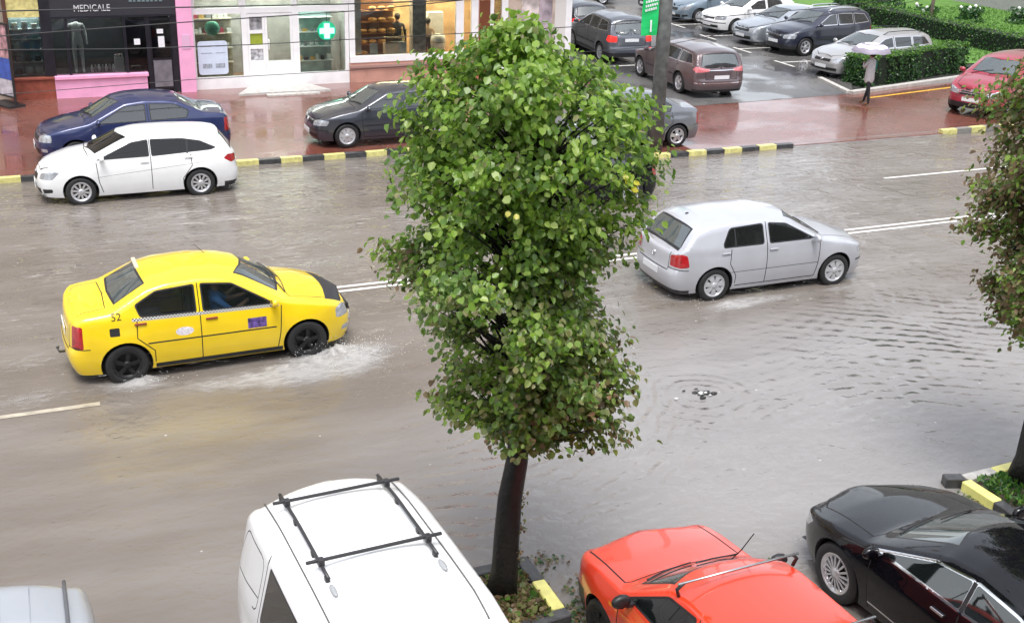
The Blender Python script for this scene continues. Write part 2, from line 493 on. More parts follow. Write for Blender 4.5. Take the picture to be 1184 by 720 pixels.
def wheel(root, S, x, sgn, st):
    r = S['r']; w = .10; yc = sgn*(S['W']/2-.115)
    t = obj('wheel', lathe(NB(), [(r*.64, -w*.8), (r*.70, -w), (r*.93, -w), (r*.985, -w*.8), (r, -w*.45), (r, w*.45), (r*.985, w*.8), (r*.93, w), (r*.70, w), (r*.64, w*.8)], 'y', 40), mat('tyre', (.012, .012, .013), .55, noise=.3, nscale=20), root, True)
    t.location = (x, yc, r)
    b = NB(); ri = r*.67
    # dished rim barrel
    lathe(b, [(ri*1.01, .93*w), (ri*.97, .98*w), (ri*.9, .9*w), (ri*.88, .5*w), (ri*.85, 0)], 'y', 36)
    # backing (dark), slot 1
    lathe(b, [(ri*.9, .25*w), (.001, .25*w)], 'y', 24, mi=1)
    kind, n = st[0], st[1]; wd = st[2]
    for k in range(n):
        a = 2*math.pi*k/n+.2
        ca, sa = math.cos(a), math.sin(a)
        def q(rr, off, y): return (ca*rr-sa*off, y, sa*rr+ca*off)
        r0, r1 = ri*.18, ri*.92
        w0, w1 = (wd*.5, wd*.5*1.25) if kind == 'spoke' else (wd*.35, wd*.5*1.7)
        pts = [q(r0, -w0, .95*w), q(r1, -w1, .86*w), q(r1, w1, .86*w), q(r0, w0, .95*w)]
        bot = [(p[0], p[1]-.03, p[2]) for p in pts]
        va = [b.verts.new(p) for p in pts]; vb = [b.verts.new(p) for p in bot]
        fs = [b.faces.new(va), b.faces.new(vb[::-1])]+[b.faces.new((va[i], vb[i], vb[(i+1) % 4], va[(i+1) % 4])) for i in range(4)]
        bmesh.ops.recalc_face_normals(b, faces=fs)
    lathe(b, [(ri*.93, .9*w), (ri*.82, .84*w), (ri*.78, .55*w)], 'y', 36)
    lathe(b, [(ri*.3, .7*w), (ri*.28, .95*w), (ri*.12, 1.02*w), (.001, 1.02*w)], 'y', 20)
    rm = obj('rim', b, [st[3], mat('dark_gap', (.01, .01, .01), .7)], t)
    if sgn < 0: rm.scale = (1, -1, 1)
    return t

GLASS = None
def car(S, name, label, cat, x, y, head, pm, style, group=None, z=0., glass=None, seats=True, extra=None, plate=True, mirror=None, wipers=True, handles=True):
    root = thing(name, label, cat, (x, y, z), head, group)
    trim = mat('black_plastic', (.018, .018, .02), .45, noise=.2, nscale=12)
    g = glass or glass_mat('car_glass', (.05, .07, .07), .5, 2.0)
    g2 = glass or glass_mat('sky_tinted_glass', (.15, .19, .19), .45, 2.3, .34)  # windscreen and rear glass: pale diffuse tint stands in for reflected sky
    mats = {'paint': pm, 'seam': mat('panel_gap', (.006, .006, .006), .8), 'trim': trim,
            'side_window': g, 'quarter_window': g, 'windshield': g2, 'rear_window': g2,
            'headlight': mat('headlamp', (.42, .44, .47), .08, .4, coat=1., noise=.3, nscale=14), 'taillight': mat('tail_lamp', (.36, .008, .012), .12, coat=1., noise=.3, nscale=16),
            'taillight_clear': mat('tail_lamp_pale', (.6, .35, .36), .12, coat=1.),
            'grille': mat('grille_black', (.012, .012, .012), .5), 'lower_trim': trim, 'rear_lower_trim': trim, 'bumper': trim, 'rear_bumper': trim,
            'chrome_strip': mat('chrome', (.75, .75, .77), .12, 1.), 'indicator': mat('indicator_orange', (.8, .25, .03), .2, coat=1.),
            'foglight': mat('headlamp'), 'number_plate': mat('plate_white', (.72, .73, .74), .4, noise=.15, nscale=40)}
    if extra: mats.update(extra)
    sh, out = build_shell(S, root, mats)
    for a in S['axles']:
        for s_ in (1, -1): wheel(root, S, a, s_, style)
    # cabin: tub, dashboard, seats
    cw = S['cabin']; zf = .42; d = mat('cabin_dark', (.07, .07, .072), .8); w = S['W']/2-.12
    b = NB(); bx(b, cw[0], cw[1], -w, w, zf-.03, zf); bx(b, cw[1]-.25, cw[1]+.15, -w+.03, w-.03, zf, S['belt']-.08, bev=.04)
    bx(b, cw[0]-.02, cw[0], -w, w, zf, S['belt']-.1)
    lathe(b, [(.17, 0), (.185, .012), (.17, .024), (.155, .012), (.17, 0)], 'x', 20, (cw[1]-.38, .36, S['belt']-.06))
    obj('cabin_lining', b, d, root)
    if seats:
        sm = mat('seat_cloth', (.15, .15, .155), .9, noise=.2)
        fx = cw[1]-.95
        for s_ in (.36, -.36):
            b = NB(); bx(b, fx-.2, fx+.32, s_-.24, s_+.24, zf, .62, bev=.05); bx(b, fx-.34, fx-.2, s_-.23, s_+.23, .5, S['belt']+.16, bev=.05); bx(b, fx-.33, fx-.24, s_-.12, s_+.12, S['belt']+.18, S['belt']+.34, bev=.03)
            obj('seat', b, sm, root)
        b = NB(); rx_ = fx-1.0; bx(b, rx_-.15, rx_+.3, -w+.08, w-.08, zf, .6, bev=.05); bx(b, rx_-.3, rx_-.15, -w+.08, w-.08, .5, S['belt']+.1, bev=.05)
        obj('rear_bench', b, sm, root)
    # mirrors
    mx, mz = S['mirror']
    for s_ in (1, -1):
        p = sh.P(sh.s_of_x(mx), mz); b = NB()
        prism(b, [(mx-.03, 0), (mx+.06, 0), (mx+.05, .16), (mx-.03, .17)], 0, .04) if False else None
        blob(b, (mx+.0, s_*(p[1]+.13), mz+.05), .1, 2, (.62, 1.05, .72))
        for v in b.verts:
            if v.co.x < mx-.035: v.co.x = mx-.035
        bx(b, mx-.03, mx+.05, min(s_*(p[1]-.05), s_*(p[1]+.08)), max(s_*(p[1]-.05), s_*(p[1]+.08)), mz-.02, mz+.015)
        o = obj('wing_mirror', b, mirror or pm, root)
    if handles:
        for hx, hz in S['handles']:
            for s_ in (1, -1):
                p = sh.P(sh.s_of_x(hx), hz); b = NB(); yy = s_*(p[1]+.012)
                bx(b, hx-.085, hx+.085, yy-.014, yy+.014, hz-.014, hz+.014, bev=.008)
                pp = out.get('door'+('L' if s_ > 0 else 'R'))
                obj('door_handle', b, extra.get('handle', pm) if extra else pm, root)
    if wipers:
        zc, zr_ = sh.zc, sh.zr
        b = NB()
        for (ya, yb) in ((-.05, .55), (-.6, 0.0)):
            pts = []
            for k in range(6):
                t = k/5; yy = ya+(yb-ya)*t; xx = S['cowl']-.03-.18*t*0.9
                pts.append((xx, yy, float(zc(xx))*(1-(abs(yy)/.75)**2.3)+float(zr_(xx))*(abs(yy)/.75)**2.3+.02))
            tube(b, pts, .009, 5)
        obj('wiper', b, trim, root)
    if plate:
        for e, zz in ((1, S.get('pf', .42)), (-1, S.get('pr', .72))):
            X = sh.P(0 if e > 0 else sh.slen, zz)[0]; b = NB()
            bx(b, min(X, X+e*.012), max(X, X+e*.012), -.26, .26, zz-.055, zz+.055)
            obj('number_plate', b, mats['number_plate'], root)
    return root, sh, out
# ------------------------------------------------------------ car types
def win(poly, lab='side_window', fr=.022, rr=.04, chrome=False):
    p = rounded(poly, rr)
    return [('side', 'chrome_strip' if chrome else 'trim', p), ('side', lab, rounded(inset(poly, fr), rr*.8))]
def rectp(a0, a1, z0, z1): return [(a0, z0), (a1, z0), (a1, z1), (a0, z1)]
def topwin(x0c, x0s, x1c, x1s, y0, y1, lab, fr=.03):
    """glass on the top shell: lower edge x0c..x0s (at y0), upper edge x1c..x1s (at y1)"""
    s = 1 if x0c > x1c else -1
    def P(f): return [(x0c-s*f, -1), (x0c-s*f, 0), (x0c*.6+x0s*.4-s*f, y0*.5), (x0s-s*f, y0-f), (x1s+s*f, y1-f), (x1c*.7+x1s*.3+s*f, y1*.5), (x1c+s*f, 0)]
    a = [(x, max(y, 0)) for x, y in P(0)][1:]; b = [(x, max(y, 0)) for x, y in P(fr)][1:]
    return [('top', 'trim', a), ('top', lab, b)]
def seam(dom, path, w=.012): return (dom, 'seam', strip(densify(path, .08, False), w+.003))

GOLF = dict(L=4.15, W=1.735, r=.31, axles=(1.245, -1.266), belt=.94, z0=.19,
    cen=[(2.08, .70), (1.98, .77), (1.5, .90), (.98, .985), (.36, 1.37), (0, 1.43), (-.7, 1.435), (-1.3, 1.40), (-1.62, 1.335), (-1.93, .98), (-2.03, .93), (-2.08, .9)],
    rail=[(2.08, .66), (1.9, .735), (1.4, .86), (.93, .935), (.16, 1.31), (-.2, 1.355), (-.8, 1.355), (-1.35, 1.32), (-1.62, 1.24), (-1.93, .96), (-2.08, .88)],
    tail=.9, nose=1.0, cowl=1.0, cabin=(-1.5, .95), mirror=(.70, .95), handles=[(-.12, .86), (-1.08, .87)], pr=.50, pf=.38, tum=.40,
    feat=win([(.78, .955), (.17, 1.265), (-.20, 1.305), (-.20, .955)])+win([(-.30, .955), (-.30, 1.305), (-.98, 1.275), (-1.13, 1.02), (-1.12, .955)], rr=.06)+[
        ('side', 'trim', strip([(-.88, .96), (-.88, 1.27)], .025)),
        ('side', 'trim', strip([(.86, .55), (-1.02, .55)], .045)),
        seam('side', [(.86, .90), (.84, .5), (.80, .26)]), seam('side', [(-.25, 1.32), (-.25, .26)]), seam('side', [(-.97, .93), (-1.0, .68), (-.86, .45), (-.86, .3)]),
        seam('side', [(.8, .26), (-.86, .26)], .014),
        ('fs', 'headlight', rounded([(.44, .56), (.44, .67), (.70, .72), (.98, .71), (.92, .585)], .04)),
        ('fs', 'grille', rectp(0, .40, .58, .66)), ('fs', 'grille', rectp(0, .62, .26, .36)),
        ('fs', 'lower_trim', rectp(0, .95, .44, .475)),
        ('rs', 'taillight', rounded([(.54, .66), (.52, .84), (.80, .90), (.92, .88), (.96, .68), (.80, .655)], .04)),
        ('rs', 'rear_lower_trim', rectp(0, 1.0, .19, .25)), seam('rs', [(0, .57), (.50, .57), (.50, .92)], .012), seam('rs', [(.50, .62), (.95, .62)], .012)]
        + topwin(.94, .84, .42, .24, .60, .50, 'windshield')+topwin(-1.95, -1.90, -1.64, -1.60, .63, .53, 'rear_window')
        + [seam('top', [(1.0, .0), (.97, .55), (1.0, .66), (1.86, .56), (1.98, .3), (2.0, 0)], .014)])

LOGAN = dict(L=4.25, W=1.74, r=.30, axles=(1.30, -1.33), belt=.97, z0=.20,
    cen=[(2.13, .72), (2.02, .80), (1.5, .95), (1.1, 1.03), (.44, 1.44), (.1, 1.50), (-.4, 1.515), (-.95, 1.44), (-1.45, 1.13), (-1.6, 1.10), (-2.02, 1.07), (-2.13, 1.0)],
    rail=[(2.13, .67), (1.95, .77), (1.4, .90), (1.02, .97), (.22, 1.375), (-.2, 1.42), (-.7, 1.40), (-.98, 1.34), (-1.5, 1.08), (-2.0, 1.03), (-2.13, .96)],
    tail=.75, nose=1.1, cowl=1.08, cabin=(-1.35, 1.0), mirror=(.80, .97), handles=[(-.10, .86), (-1.10, .90)], pr=.72, pf=.40, tum=.36,
    feat=win([(.86, .95), (.24, 1.31), (-.22, 1.355), (-.22, .965)])+win([(-.30, .965), (-.30, 1.355), (-.85, 1.32), (-1.16, 1.16), (-1.10, .985)])+[
        ('side', 'trim', strip([(.84, .60), (-1.02, .60)], .022)),
        ('side', 'trim', rectp(.93, -.93, .20, .27)),
        seam('side', [(.93, .92), (.90, .5), (.86, .27)]), seam('side', [(-.26, 1.36), (-.26, .27)]), seam('side', [(-1.14, .98), (-1.16, .7), (-.93, .48), (-.93, .3)]),
        ('fs', 'headlight', rounded([(.50, .56), (.50, .70), (.72, .77), (.92, .74), (.92, .58)], .04)),
        ('fs', 'grille', rectp(0, .44, .58, .68)), ('fs', 'grille', rectp(0, .55, .27, .40)), ('fs', 'foglight', rounded(rectp(.62, .80, .34, .42), .03)),
        ('rs', 'taillight', rounded([(.60, .62), (.60, .93), (.88, .93), (.90, .62)], .03)),
        seam('rs', [(0, .56), (.56, .56), (.56, .98)], .012), seam('rs', [(.56, .60), (1.0, .60)], .012)]
        + topwin(1.04, .93, .50, .30, .62, .52, 'windshield')+topwin(-1.46, -1.42, -1.0, -.96, .58, .52, 'rear_window')
        + [seam('top', [(1.1, .0), (1.06, .58), (1.1, .68), (1.86, .6), (2.02, .3), (2.05, 0)], .014),
           seam('top', [(-1.52, 0), (-1.54, .56), (-2.04, .58)], .012)])

IBIZA = dict(L=4.24, W=1.70, r=.31, axles=(1.25, -1.22), belt=.96, z0=.19,
    cen=[(2.12, .72), (2.0, .80), (1.5, .95), (1.08, 1.03), (.36, 1.40), (0, 1.455), (-.7, 1.455), (-1.4, 1.41), (-1.72, 1.36), (-2.0, 1.0), (-2.08, .96), (-2.12, .9)],
    rail=[(2.12, .66), (1.92, .76), (1.4, .91), (1.0, .965), (.12, 1.33), (-.2, 1.375), (-.9, 1.375), (-1.5, 1.33), (-1.74, 1.27), (-2.0, .99), (-2.12, .88)],
    tail=.9, nose=1.25, cowl=1.08, cabin=(-1.55, 1.0), mirror=(.78, .97), handles=[(-.08, .86), (-1.0, .90)], pr=.62, pf=.38, tum=.42,
    feat=win([(.92, .955), (.16, 1.27), (-.19, 1.31), (-.19, .965)])+win([(-.23, .965), (-.23, 1.31), (-.9, 1.29), (-1.28, 1.22), (-1.62, 1.06), (-1.5, 1.02)], fr=.018)+[
        ('side', 'trim', strip([(-.98, .98), (-1.0, 1.27)], .035)),
        seam('side', [(.9, .90), (.87, .5), (.80, .26)]), seam('side', [(-.21, 1.33), (-.21, .26)]), seam('side', [(-1.05, .96), (-1.06, .72), (-.86, .45), (-.86, .3)]),
        ('side', 'seam', strip([(.9, .60), (-1.3, .78)], .006)),
        ('fs', 'headlight', rounded([(.46, .56), (.50, .68), (.85, .76), (1.02, .74), (.86, .58)], .03)),
        ('fs', 'grille', rectp(0, .34, .52, .64)), ('fs', 'grille', rectp(0, .50, .24, .36)), ('fs', 'grille', rounded([(.58, .26), (.58, .36), (.84, .38), (.84, .30)], .03)),
        ('rs', 'taillight', rounded([(.58, .74), (.60, .88), (.92, .90), (1.02, .82), (.86, .72)], .03)),
        ('rs', 'rear_lower_trim', rectp(0, 1.02, .19, .30)), seam('rs', [(0, .58), (.54, .58), (.54, .95)], .012)]
        + topwin(1.02, .90, .42, .22, .60, .50, 'windshield')+topwin(-2.0, -1.95, -1.74, -1.70, .60, .50, 'rear_window')
        + [seam('top', [(1.08, .0), (1.04, .55), (1.08, .64), (1.84, .52), (2.0, .25), (2.02, 0)], .014)])

def vary(S, **k):
    q = dict(S); q.update(k); return q
def scaled(S, L, W, H):
    """a type stretched to another length, width and roof height"""
    fx = L/S['L']; h0 = max(z for _, z in S['cen']); fz = H/h0
    q = dict(S); q['L'] = L; q['W'] = W; q['belt'] = S['belt']*fz
    for k in ('cen', 'rail'): q[k] = [(x*fx, z*fz) for x, z in S[k]]
    q['axles'] = tuple(a*fx for a in S['axles']); q['cowl'] = S['cowl']*fx; q['cabin'] = tuple(a*fx for a in S['cabin'])
    q['mirror'] = (S['mirror'][0]*fx, S['mirror'][1]*fz); q['handles'] = [(a*fx, b*fz) for a, b in S['handles']]
    fy = W/S['W']
    F = []
    for d, l, p in S['feat']:
        if d == 'side': F.append((d, l, [(x*fx, z*fz) for x, z in p]))
        elif d == 'top': F.append((d, l, [(x*fx, y*fy) for x, y in p]))
        else: F.append((d, l, [(x*fy, z*fz) for x, z in p]))
    q['feat'] = F; return q

# estate with upright tail (passat / mondeo style)
ESTATE = dict(L=4.70, W=1.77, r=.32, axles=(1.44, -1.27), belt=.95, z0=.2,
    cen=[(2.35, .70), (2.22, .78), (1.7, .91), (1.14, .99), (.40, 1.38), (0, 1.45), (-.9, 1.46), (-1.7, 1.43), (-2.02, 1.37), (-2.25, 1.0), (-2.31, .96), (-2.35, .9)],
    rail=[(2.35, .66), (2.15, .74), (1.6, .88), (1.08, .945), (.16, 1.33), (-.2, 1.375), (-1.0, 1.38), (-1.75, 1.35), (-2.03, 1.28), (-2.24, .98), (-2.35, .88)],
    tail=.95, nose=1.1, cowl=1.14, cabin=(-1.7, 1.08), mirror=(.84, .96), handles=[(-.05, .87), (-1.05, .88)], pr=.66, pf=.40, tum=.40,
    feat=win([(.92, .955), (.18, 1.275), (-.18, 1.32), (-.18, .96)], chrome=True)+win([(-.24, .96), (-.24, 1.32), (-1.05, 1.31), (-1.05, .96)], chrome=True)+win([(-1.11, .96), (-1.11, 1.31), (-1.74, 1.27), (-1.97, 1.0)], 'quarter_window', chrome=True)+[
        ('side', 'trim', strip([(.98, .53), (-.94, .53)], .04)),
        seam('side', [(.98, .92), (.95, .5), (.92, .26)]), seam('side', [(-.21, 1.33), (-.21, .26)]), seam('side', [(-1.08, .94), (-1.08, .7), (-.92, .5), (-.92, .3)]),
        ('fs', 'headlight', rounded([(.42, .56), (.44, .68), (.72, .74), (.98, .72), (.92, .58)], .03)),
        ('fs', 'grille', rectp(0, .38, .56, .67)), ('fs', 'grille', rectp(0, .66, .27, .37)),
        ('rs', 'taillight', rounded([(.54, .70), (.54, .86), (.92, .90), (1.0, .74), (.86, .69)], .03)),
        ('rs', 'rear_lower_trim', rectp(0, 1.02, .2, .27)), seam('rs', [(0, .58), (.52, .58), (.52, .92)], .012)]
        + topwin(1.08, .97, .46, .26, .62, .52, 'windshield')+topwin(-2.25, -2.20, -2.04, -2.0, .64, .55, 'rear_window')
        + [seam('top', [(1.15, .0), (1.1, .58), (1.14, .68), (2.02, .58), (2.2, .3), (2.22, 0)], .014)])
SUV = scaled(ESTATE, 4.32, 1.83, 1.66); SUV.update(r=.345, axles=(1.33, -1.34), z0=.27, pf=.52, pr=.85)
SUV['feat'] = SUV['feat']+[('side', 'trim', strip([(.98, .34), (-.98, .34)], .12)), ('fs', 'lower_trim', rectp(0, 1.1, .27, .40)), ('rs', 'rear_lower_trim', rectp(0, 1.1, .27, .42))]
FASTBACK = scaled(LOGAN, 4.55, 1.80, 1.46)
COUPE = dict(L=4.80, W=1.86, r=.34, axles=(1.42, -1.30), belt=.93, z0=.2,
    cen=[(2.4, .68), (2.28, .76), (1.8, .87), (1.15, .96), (.35, 1.33), (-.2, 1.415), (-.6, 1.40), (-1.3, 1.22), (-1.85, 1.04), (-2.3, 1.0), (-2.4, .94)],
    rail=[(2.4, .62), (2.2, .70), (1.6, .85), (1.08, .92), (.15, 1.28), (-.25, 1.335), (-.7, 1.31), (-1.3, 1.16), (-1.85, 1.0), (-2.3, .95), (-2.4, .9)],
    tail=1.0, nose=1.35, cowl=1.15, cabin=(-1.5, 1.08), mirror=(.84, .93), handles=[(-.02, .82), (-1.05, .85)], pr=.6, pf=.4, tum=.45,
    feat=win([(.98, .935), (.22, 1.215), (-.25, 1.275), (-.25, .94)], chrome=True, fr=.028)+win([(-.25, .94), (-.25, 1.275), (-.8, 1.235), (-1.45, 1.05), (-1.4, 1.0)], chrome=True, fr=.028)+[
        ('side', 'trim', strip([(-.25, .96), (-.25, 1.25)], .05)),
        seam('side', [(.94, .90), (.92, .5), (.9, .26)]), seam('side', [(-.25, .92), (-.25, .26)]), seam('side', [(-1.2, .95), (-1.2, .7), (-.92, .45), (-.92, .3)]),
        ('side', 'chrome_strip', strip([(.9, .33), (-.88, .33)], .018)),
        ('fs', 'headlight', rounded([(.52, .52), (.56, .64), (.90, .70), (1.06, .69), (.92, .56)], .03)),
        ('fs', 'grille', rectp(0, .46, .40, .60)), ('rs', 'taillight', rounded([(.5, .72), (.5, .86), (1.0, .88), (1.0, .74)], .03))]
        + topwin(1.09, .96, .40, .22, .64, .52, 'windshield')+topwin(-1.82, -1.74, -1.0, -.9, .58, .50, 'rear_window')
        + [seam('top', [(1.15, .0), (1.1, .62), (1.14, .72), (2.0, .62), (2.28, .32), (2.32, 0)], .014)])
VAN = dict(L=4.40, W=1.80, r=.32, axles=(1.33, -1.35), belt=1.05, z0=.2, roll=.10,
    cen=[(2.2, .82), (2.08, .90), (1.7, 1.06), (1.42, 1.14), (.72, 1.68), (.4, 1.78), (0, 1.81), (-1.2, 1.81), (-1.85, 1.77), (-2.05, 1.68), (-2.16, 1.15), (-2.2, 1.0)],
    rail=[(2.2, .76), (2.0, .86), (1.6, 1.0), (1.36, 1.08), (.5, 1.62), (.2, 1.70), (-.3, 1.71), (-1.3, 1.70), (-1.9, 1.64), (-2.06, 1.54), (-2.16, 1.15), (-2.2, 1.0)],
    tail=.8, nose=1.0, cowl=1.42, cabin=(-1.0, 1.3), mirror=(1.05, 1.08), handles=[(.2, .95), (-.9, .95)], pr=.75, pf=.45, tum=.22,
    feat=win([(1.2, 1.07), (.48, 1.52), (.05, 1.60), (.05, 1.05)])+win([(-.08, 1.05), (-.08, 1.60), (-.95, 1.60), (-.98, 1.07)])+[
        ('side', 'seam', strip(rounded([(-1.12, 1.05), (-1.12, 1.56), (-1.78, 1.52), (-1.98, 1.08)], .12)+[(-1.13, 1.2)], .012)),
        ('side', 'trim', strip([(1.0, .5), (-1.0, .5)], .07)),
        seam('side', [(.0, 1.66), (.0, .26)]), seam('side', [(-1.03, 1.66), (-1.03, .72)]),
        ('fs', 'headlight', rounded([(.5, .6), (.5, .78), (.8, .86), (.96, .84), (.9, .62)], .04)), ('fs', 'grille', rectp(0, .45, .58, .74)),
        ('fs', 'lower_trim', rectp(0, 1.0, .2, .5)), ('rs', 'rear_lower_trim', rectp(0, 1.0, .2, .5)),
        ('rs', 'taillight', rounded([(.74, .72), (.74, 1.08), (.92, 1.1), (.92, .72)], .03))]
        + topwin(1.36, 1.24, .78, .56, .66, .58, 'windshield')+[seam('top', [(1.46, 0), (1.42, .6), (2.0, .5), (2.08, 0)], .014)])
OLDHATCH = dict(L=3.95, W=1.64, r=.285, axles=(1.20, -1.18), belt=.90, z0=.2, roll=.04,
    cen=[(1.97, .78), (1.88, .83), (1.4, .90), (.98, .94), (.42, 1.32), (.1, 1.385), (-.8, 1.395), (-1.2, 1.35), (-1.7, .98), (-1.9, .94), (-1.97, .9)],
    rail=[(1.97, .74), (1.88, .79), (1.4, .86), (.9, .90), (.26, 1.28), (0, 1.33), (-.9, 1.335), (-1.2, 1.29), (-1.7, .95), (-1.9, .91), (-1.97, .86)],
    tail=.6, nose=.62, cowl=.98, cabin=(-1.4, .9), mirror=(.66, .92), handles=[(-.1, .8), (-1.0, .8)], pr=.6, pf=.36, tum=.36, sm=.04,
    fd=[(.15, .06), (.25, .0), (.50, -.02), (.52, .05), (.7, .07), (.9, .10)],
    feat=win([(.78, .915), (.24, 1.24), (-.20, 1.285), (-.20, .915)])+win([(-.28, .915), (-.28, 1.285), (-.85, 1.275), (-1.15, .93)])+[
        seam('side', [(.86, .86), (.84, .26)]), seam('side', [(-.24, 1.30), (-.24, .26)]), seam('side', [(-1.1, .9), (-.84, .45), (-.84, .3)]),
        ('side', 'indicator', rounded(rectp(1.02, .95, .69, .73), .01)),
        ('fs', 'headlight', rounded(rectp(.42, .74, .55, .70), .02)), ('fs', 'indicator', rectp(.76, .86, .56, .69)), ('fs', 'grille', rectp(0, .41, .55, .69)),
        ('fs', 'bumper', rectp(0, 1.02, .2, .50)), ('rs', 'rear_bumper', rectp(0, 1.0, .2, .50)), ('rs', 'taillight', rounded(rectp(.5, .8, .6, .78), .02))]
        + topwin(.92, .82, .50, .36, .60, .53, 'windshield')+topwin(-1.68, -1.62, -1.24, -1.2, .56, .5, 'rear_window')
        + [seam('top', [(1.0, .0), (.97, .6), (1.0, .66), (1.80, .65), (1.86, 0)], .016)])
# ------------------------------------------------------------ ground, road, water
def nodes_of(m): return m.node_tree, m.node_tree.nodes['Principled BSDF']
def noise_node(n, scale, detail=5, vec=None, sc3=None, rough=.5, dist=0.):
    tc = n.nodes.new('ShaderNodeTexCoord'); t = n.nodes.new('ShaderNodeTexNoise'); t.inputs['Scale'].default_value = scale; t.inputs['Detail'].default_value = detail
    t.inputs['Roughness'].default_value = rough; t.inputs['Distortion'].default_value = dist
    if sc3:
        mp = n.nodes.new('ShaderNodeMapping'); mp.inputs['Scale'].default_value = sc3[:3]
        if len(sc3) > 3: mp.inputs['Rotation'].default_value = (0, 0, sc3[3])
        n.links.new(tc.outputs['Object'], mp.inputs[0]); n.links.new(mp.outputs[0], t.inputs['Vector'])
    else: n.links.new(tc.outputs['Object'], t.inputs['Vector'])
    return t.outputs['Fac']
def maprange(n, v, a, b, c=0., d=1., smooth=False):
    r = n.nodes.new('ShaderNodeMapRange'); r.inputs['From Min'].default_value = a; r.inputs['From Max'].default_value = b; r.inputs['To Min'].default_value = c; r.inputs['To Max'].default_value = d
    if smooth: r.interpolation_type = 'SMOOTHSTEP'
    n.links.new(v, r.inputs['Value']); return r.outputs[0]
def mth(n, op, a, b=None):
    r = n.nodes.new('ShaderNodeMath'); r.operation = op
    for i, q in enumerate((a, b)):
        if q is None: continue
        if isinstance(q, (int, float)): r.inputs[i].default_value = q
        else: n.links.new(q, r.inputs[i])
    return r.outputs[0]
def mixc(n, f, a, b):
    r = n.nodes.new('ShaderNodeMix'); r.data_type = 'RGBA'
    if isinstance(f, (int, float)): r.inputs[0].default_value = f
    else: n.links.new(f, r.inputs[0])
    for i, q in ((6, a), (7, b)):
        if isinstance(q, tuple): r.inputs[i].default_value = (*q, 1)
        else: n.links.new(q, r.inputs[i])
    return r.outputs[2]
def radial_mask(n, cx, cy, r0, r1, sx=1., sy=1., rot=0.):
    tc = n.nodes.new('ShaderNodeTexCoord'); mp = n.nodes.new('ShaderNodeMapping'); mp.vector_type = 'TEXTURE'
    mp.inputs['Location'].default_value = (cx, cy, 0); mp.inputs['Scale'].default_value = (sx, sy, 1); mp.inputs['Rotation'].default_value = (0, 0, rot)
    n.links.new(tc.outputs['Object'], mp.inputs[0]); ln = n.nodes.new('ShaderNodeVectorMath'); ln.operation = 'LENGTH'; n.links.new(mp.outputs[0], ln.inputs[0])
    return maprange(n, ln.outputs['Value'], r0, r1, 1., 0., True)
def wave_node(n, lam, rot, dist=2., dscale=1., kind='BANDS', loc=(0, 0, 0), detail=2):
    tc = n.nodes.new('ShaderNodeTexCoord'); mp = n.nodes.new('ShaderNodeMapping'); mp.vector_type = 'TEXTURE'
    mp.inputs['Rotation'].default_value = (0, 0, rot); mp.inputs['Location'].default_value = loc
    n.links.new(tc.outputs['Object'], mp.inputs[0]); w = n.nodes.new('ShaderNodeTexWave'); w.wave_type = kind
    if kind == 'BANDS': w.bands_direction = 'X'
    else: w.rings_direction = 'Z'
    w.inputs['Scale'].default_value = .314/lam; w.inputs['Distortion'].default_value = dist; w.inputs['Detail'].default_value = detail; w.inputs['Detail Scale'].default_value = dscale
    n.links.new(mp.outputs[0], w.inputs['Vector']); return w.outputs['Fac']

# asphalt of the road, under the flood
m_asph = mat('road_asphalt', (.055, .053, .052), .35, noise=.35, nscale=5, bump=.5, bscale=120)
bm = NB(); bx(bm, -80, 160, -30, 200, -1, 0); struct('ground', bm, m_asph)
m_line = mat('road_paint', (.62, .60, .57), .4, noise=.25, nscale=9)
b = NB()
def sheet(bm, pts, z, mi=0):
    f = bm.faces.new([bm.verts.new((x, y, z)) for x, y in pts]); f.material_index = mi; f.normal_update()
    if f.normal.z < 0: f.normal_flip()
    return f
def seg(bm, x0, x1, y, w, z): sheet(bm, [(x0, y-w/2), (x1, y-w/2), (x1, y+w/2), (x0, y+w/2)], z)
m_film = mat('road_paint')
# lane markings lie under a few mm of water only: built 4 mm above the asphalt
Zl = .041
for (x0, x1, y) in ((4.2, 90, 19.25), (4.2, 90, 19.46)): seg(b, x0, x1, y, .09, Zl)
for (x0, x1, y) in ((-30, 4.19, 19.25), (-30, 4.19, 19.46)): seg(b, x0, x1, y, .09, .02)
for (x0, x1) in ((19.3, 23.3), (28, 32)): seg(b, x0, x1, 22.6, .10, Zl)
struct('lane_markings', b, m_line)
b = NB()
for (x0, x1) in ((-12.5, -8.5), (-3.4, .6), ): seg(b, x0, x1, 16.05, .11, Zl)
struct('worn_lane_dash', b, mat('worn_road_paint', (.40, .36, .29), .3, noise=.3, nscale=6))
b = NB(); seg(b, -6, 1.6, 10.78, .05, .028); seg(b, -6, 1.55, 10.64, .03, .028)
struct('parking_line', b, m_line)

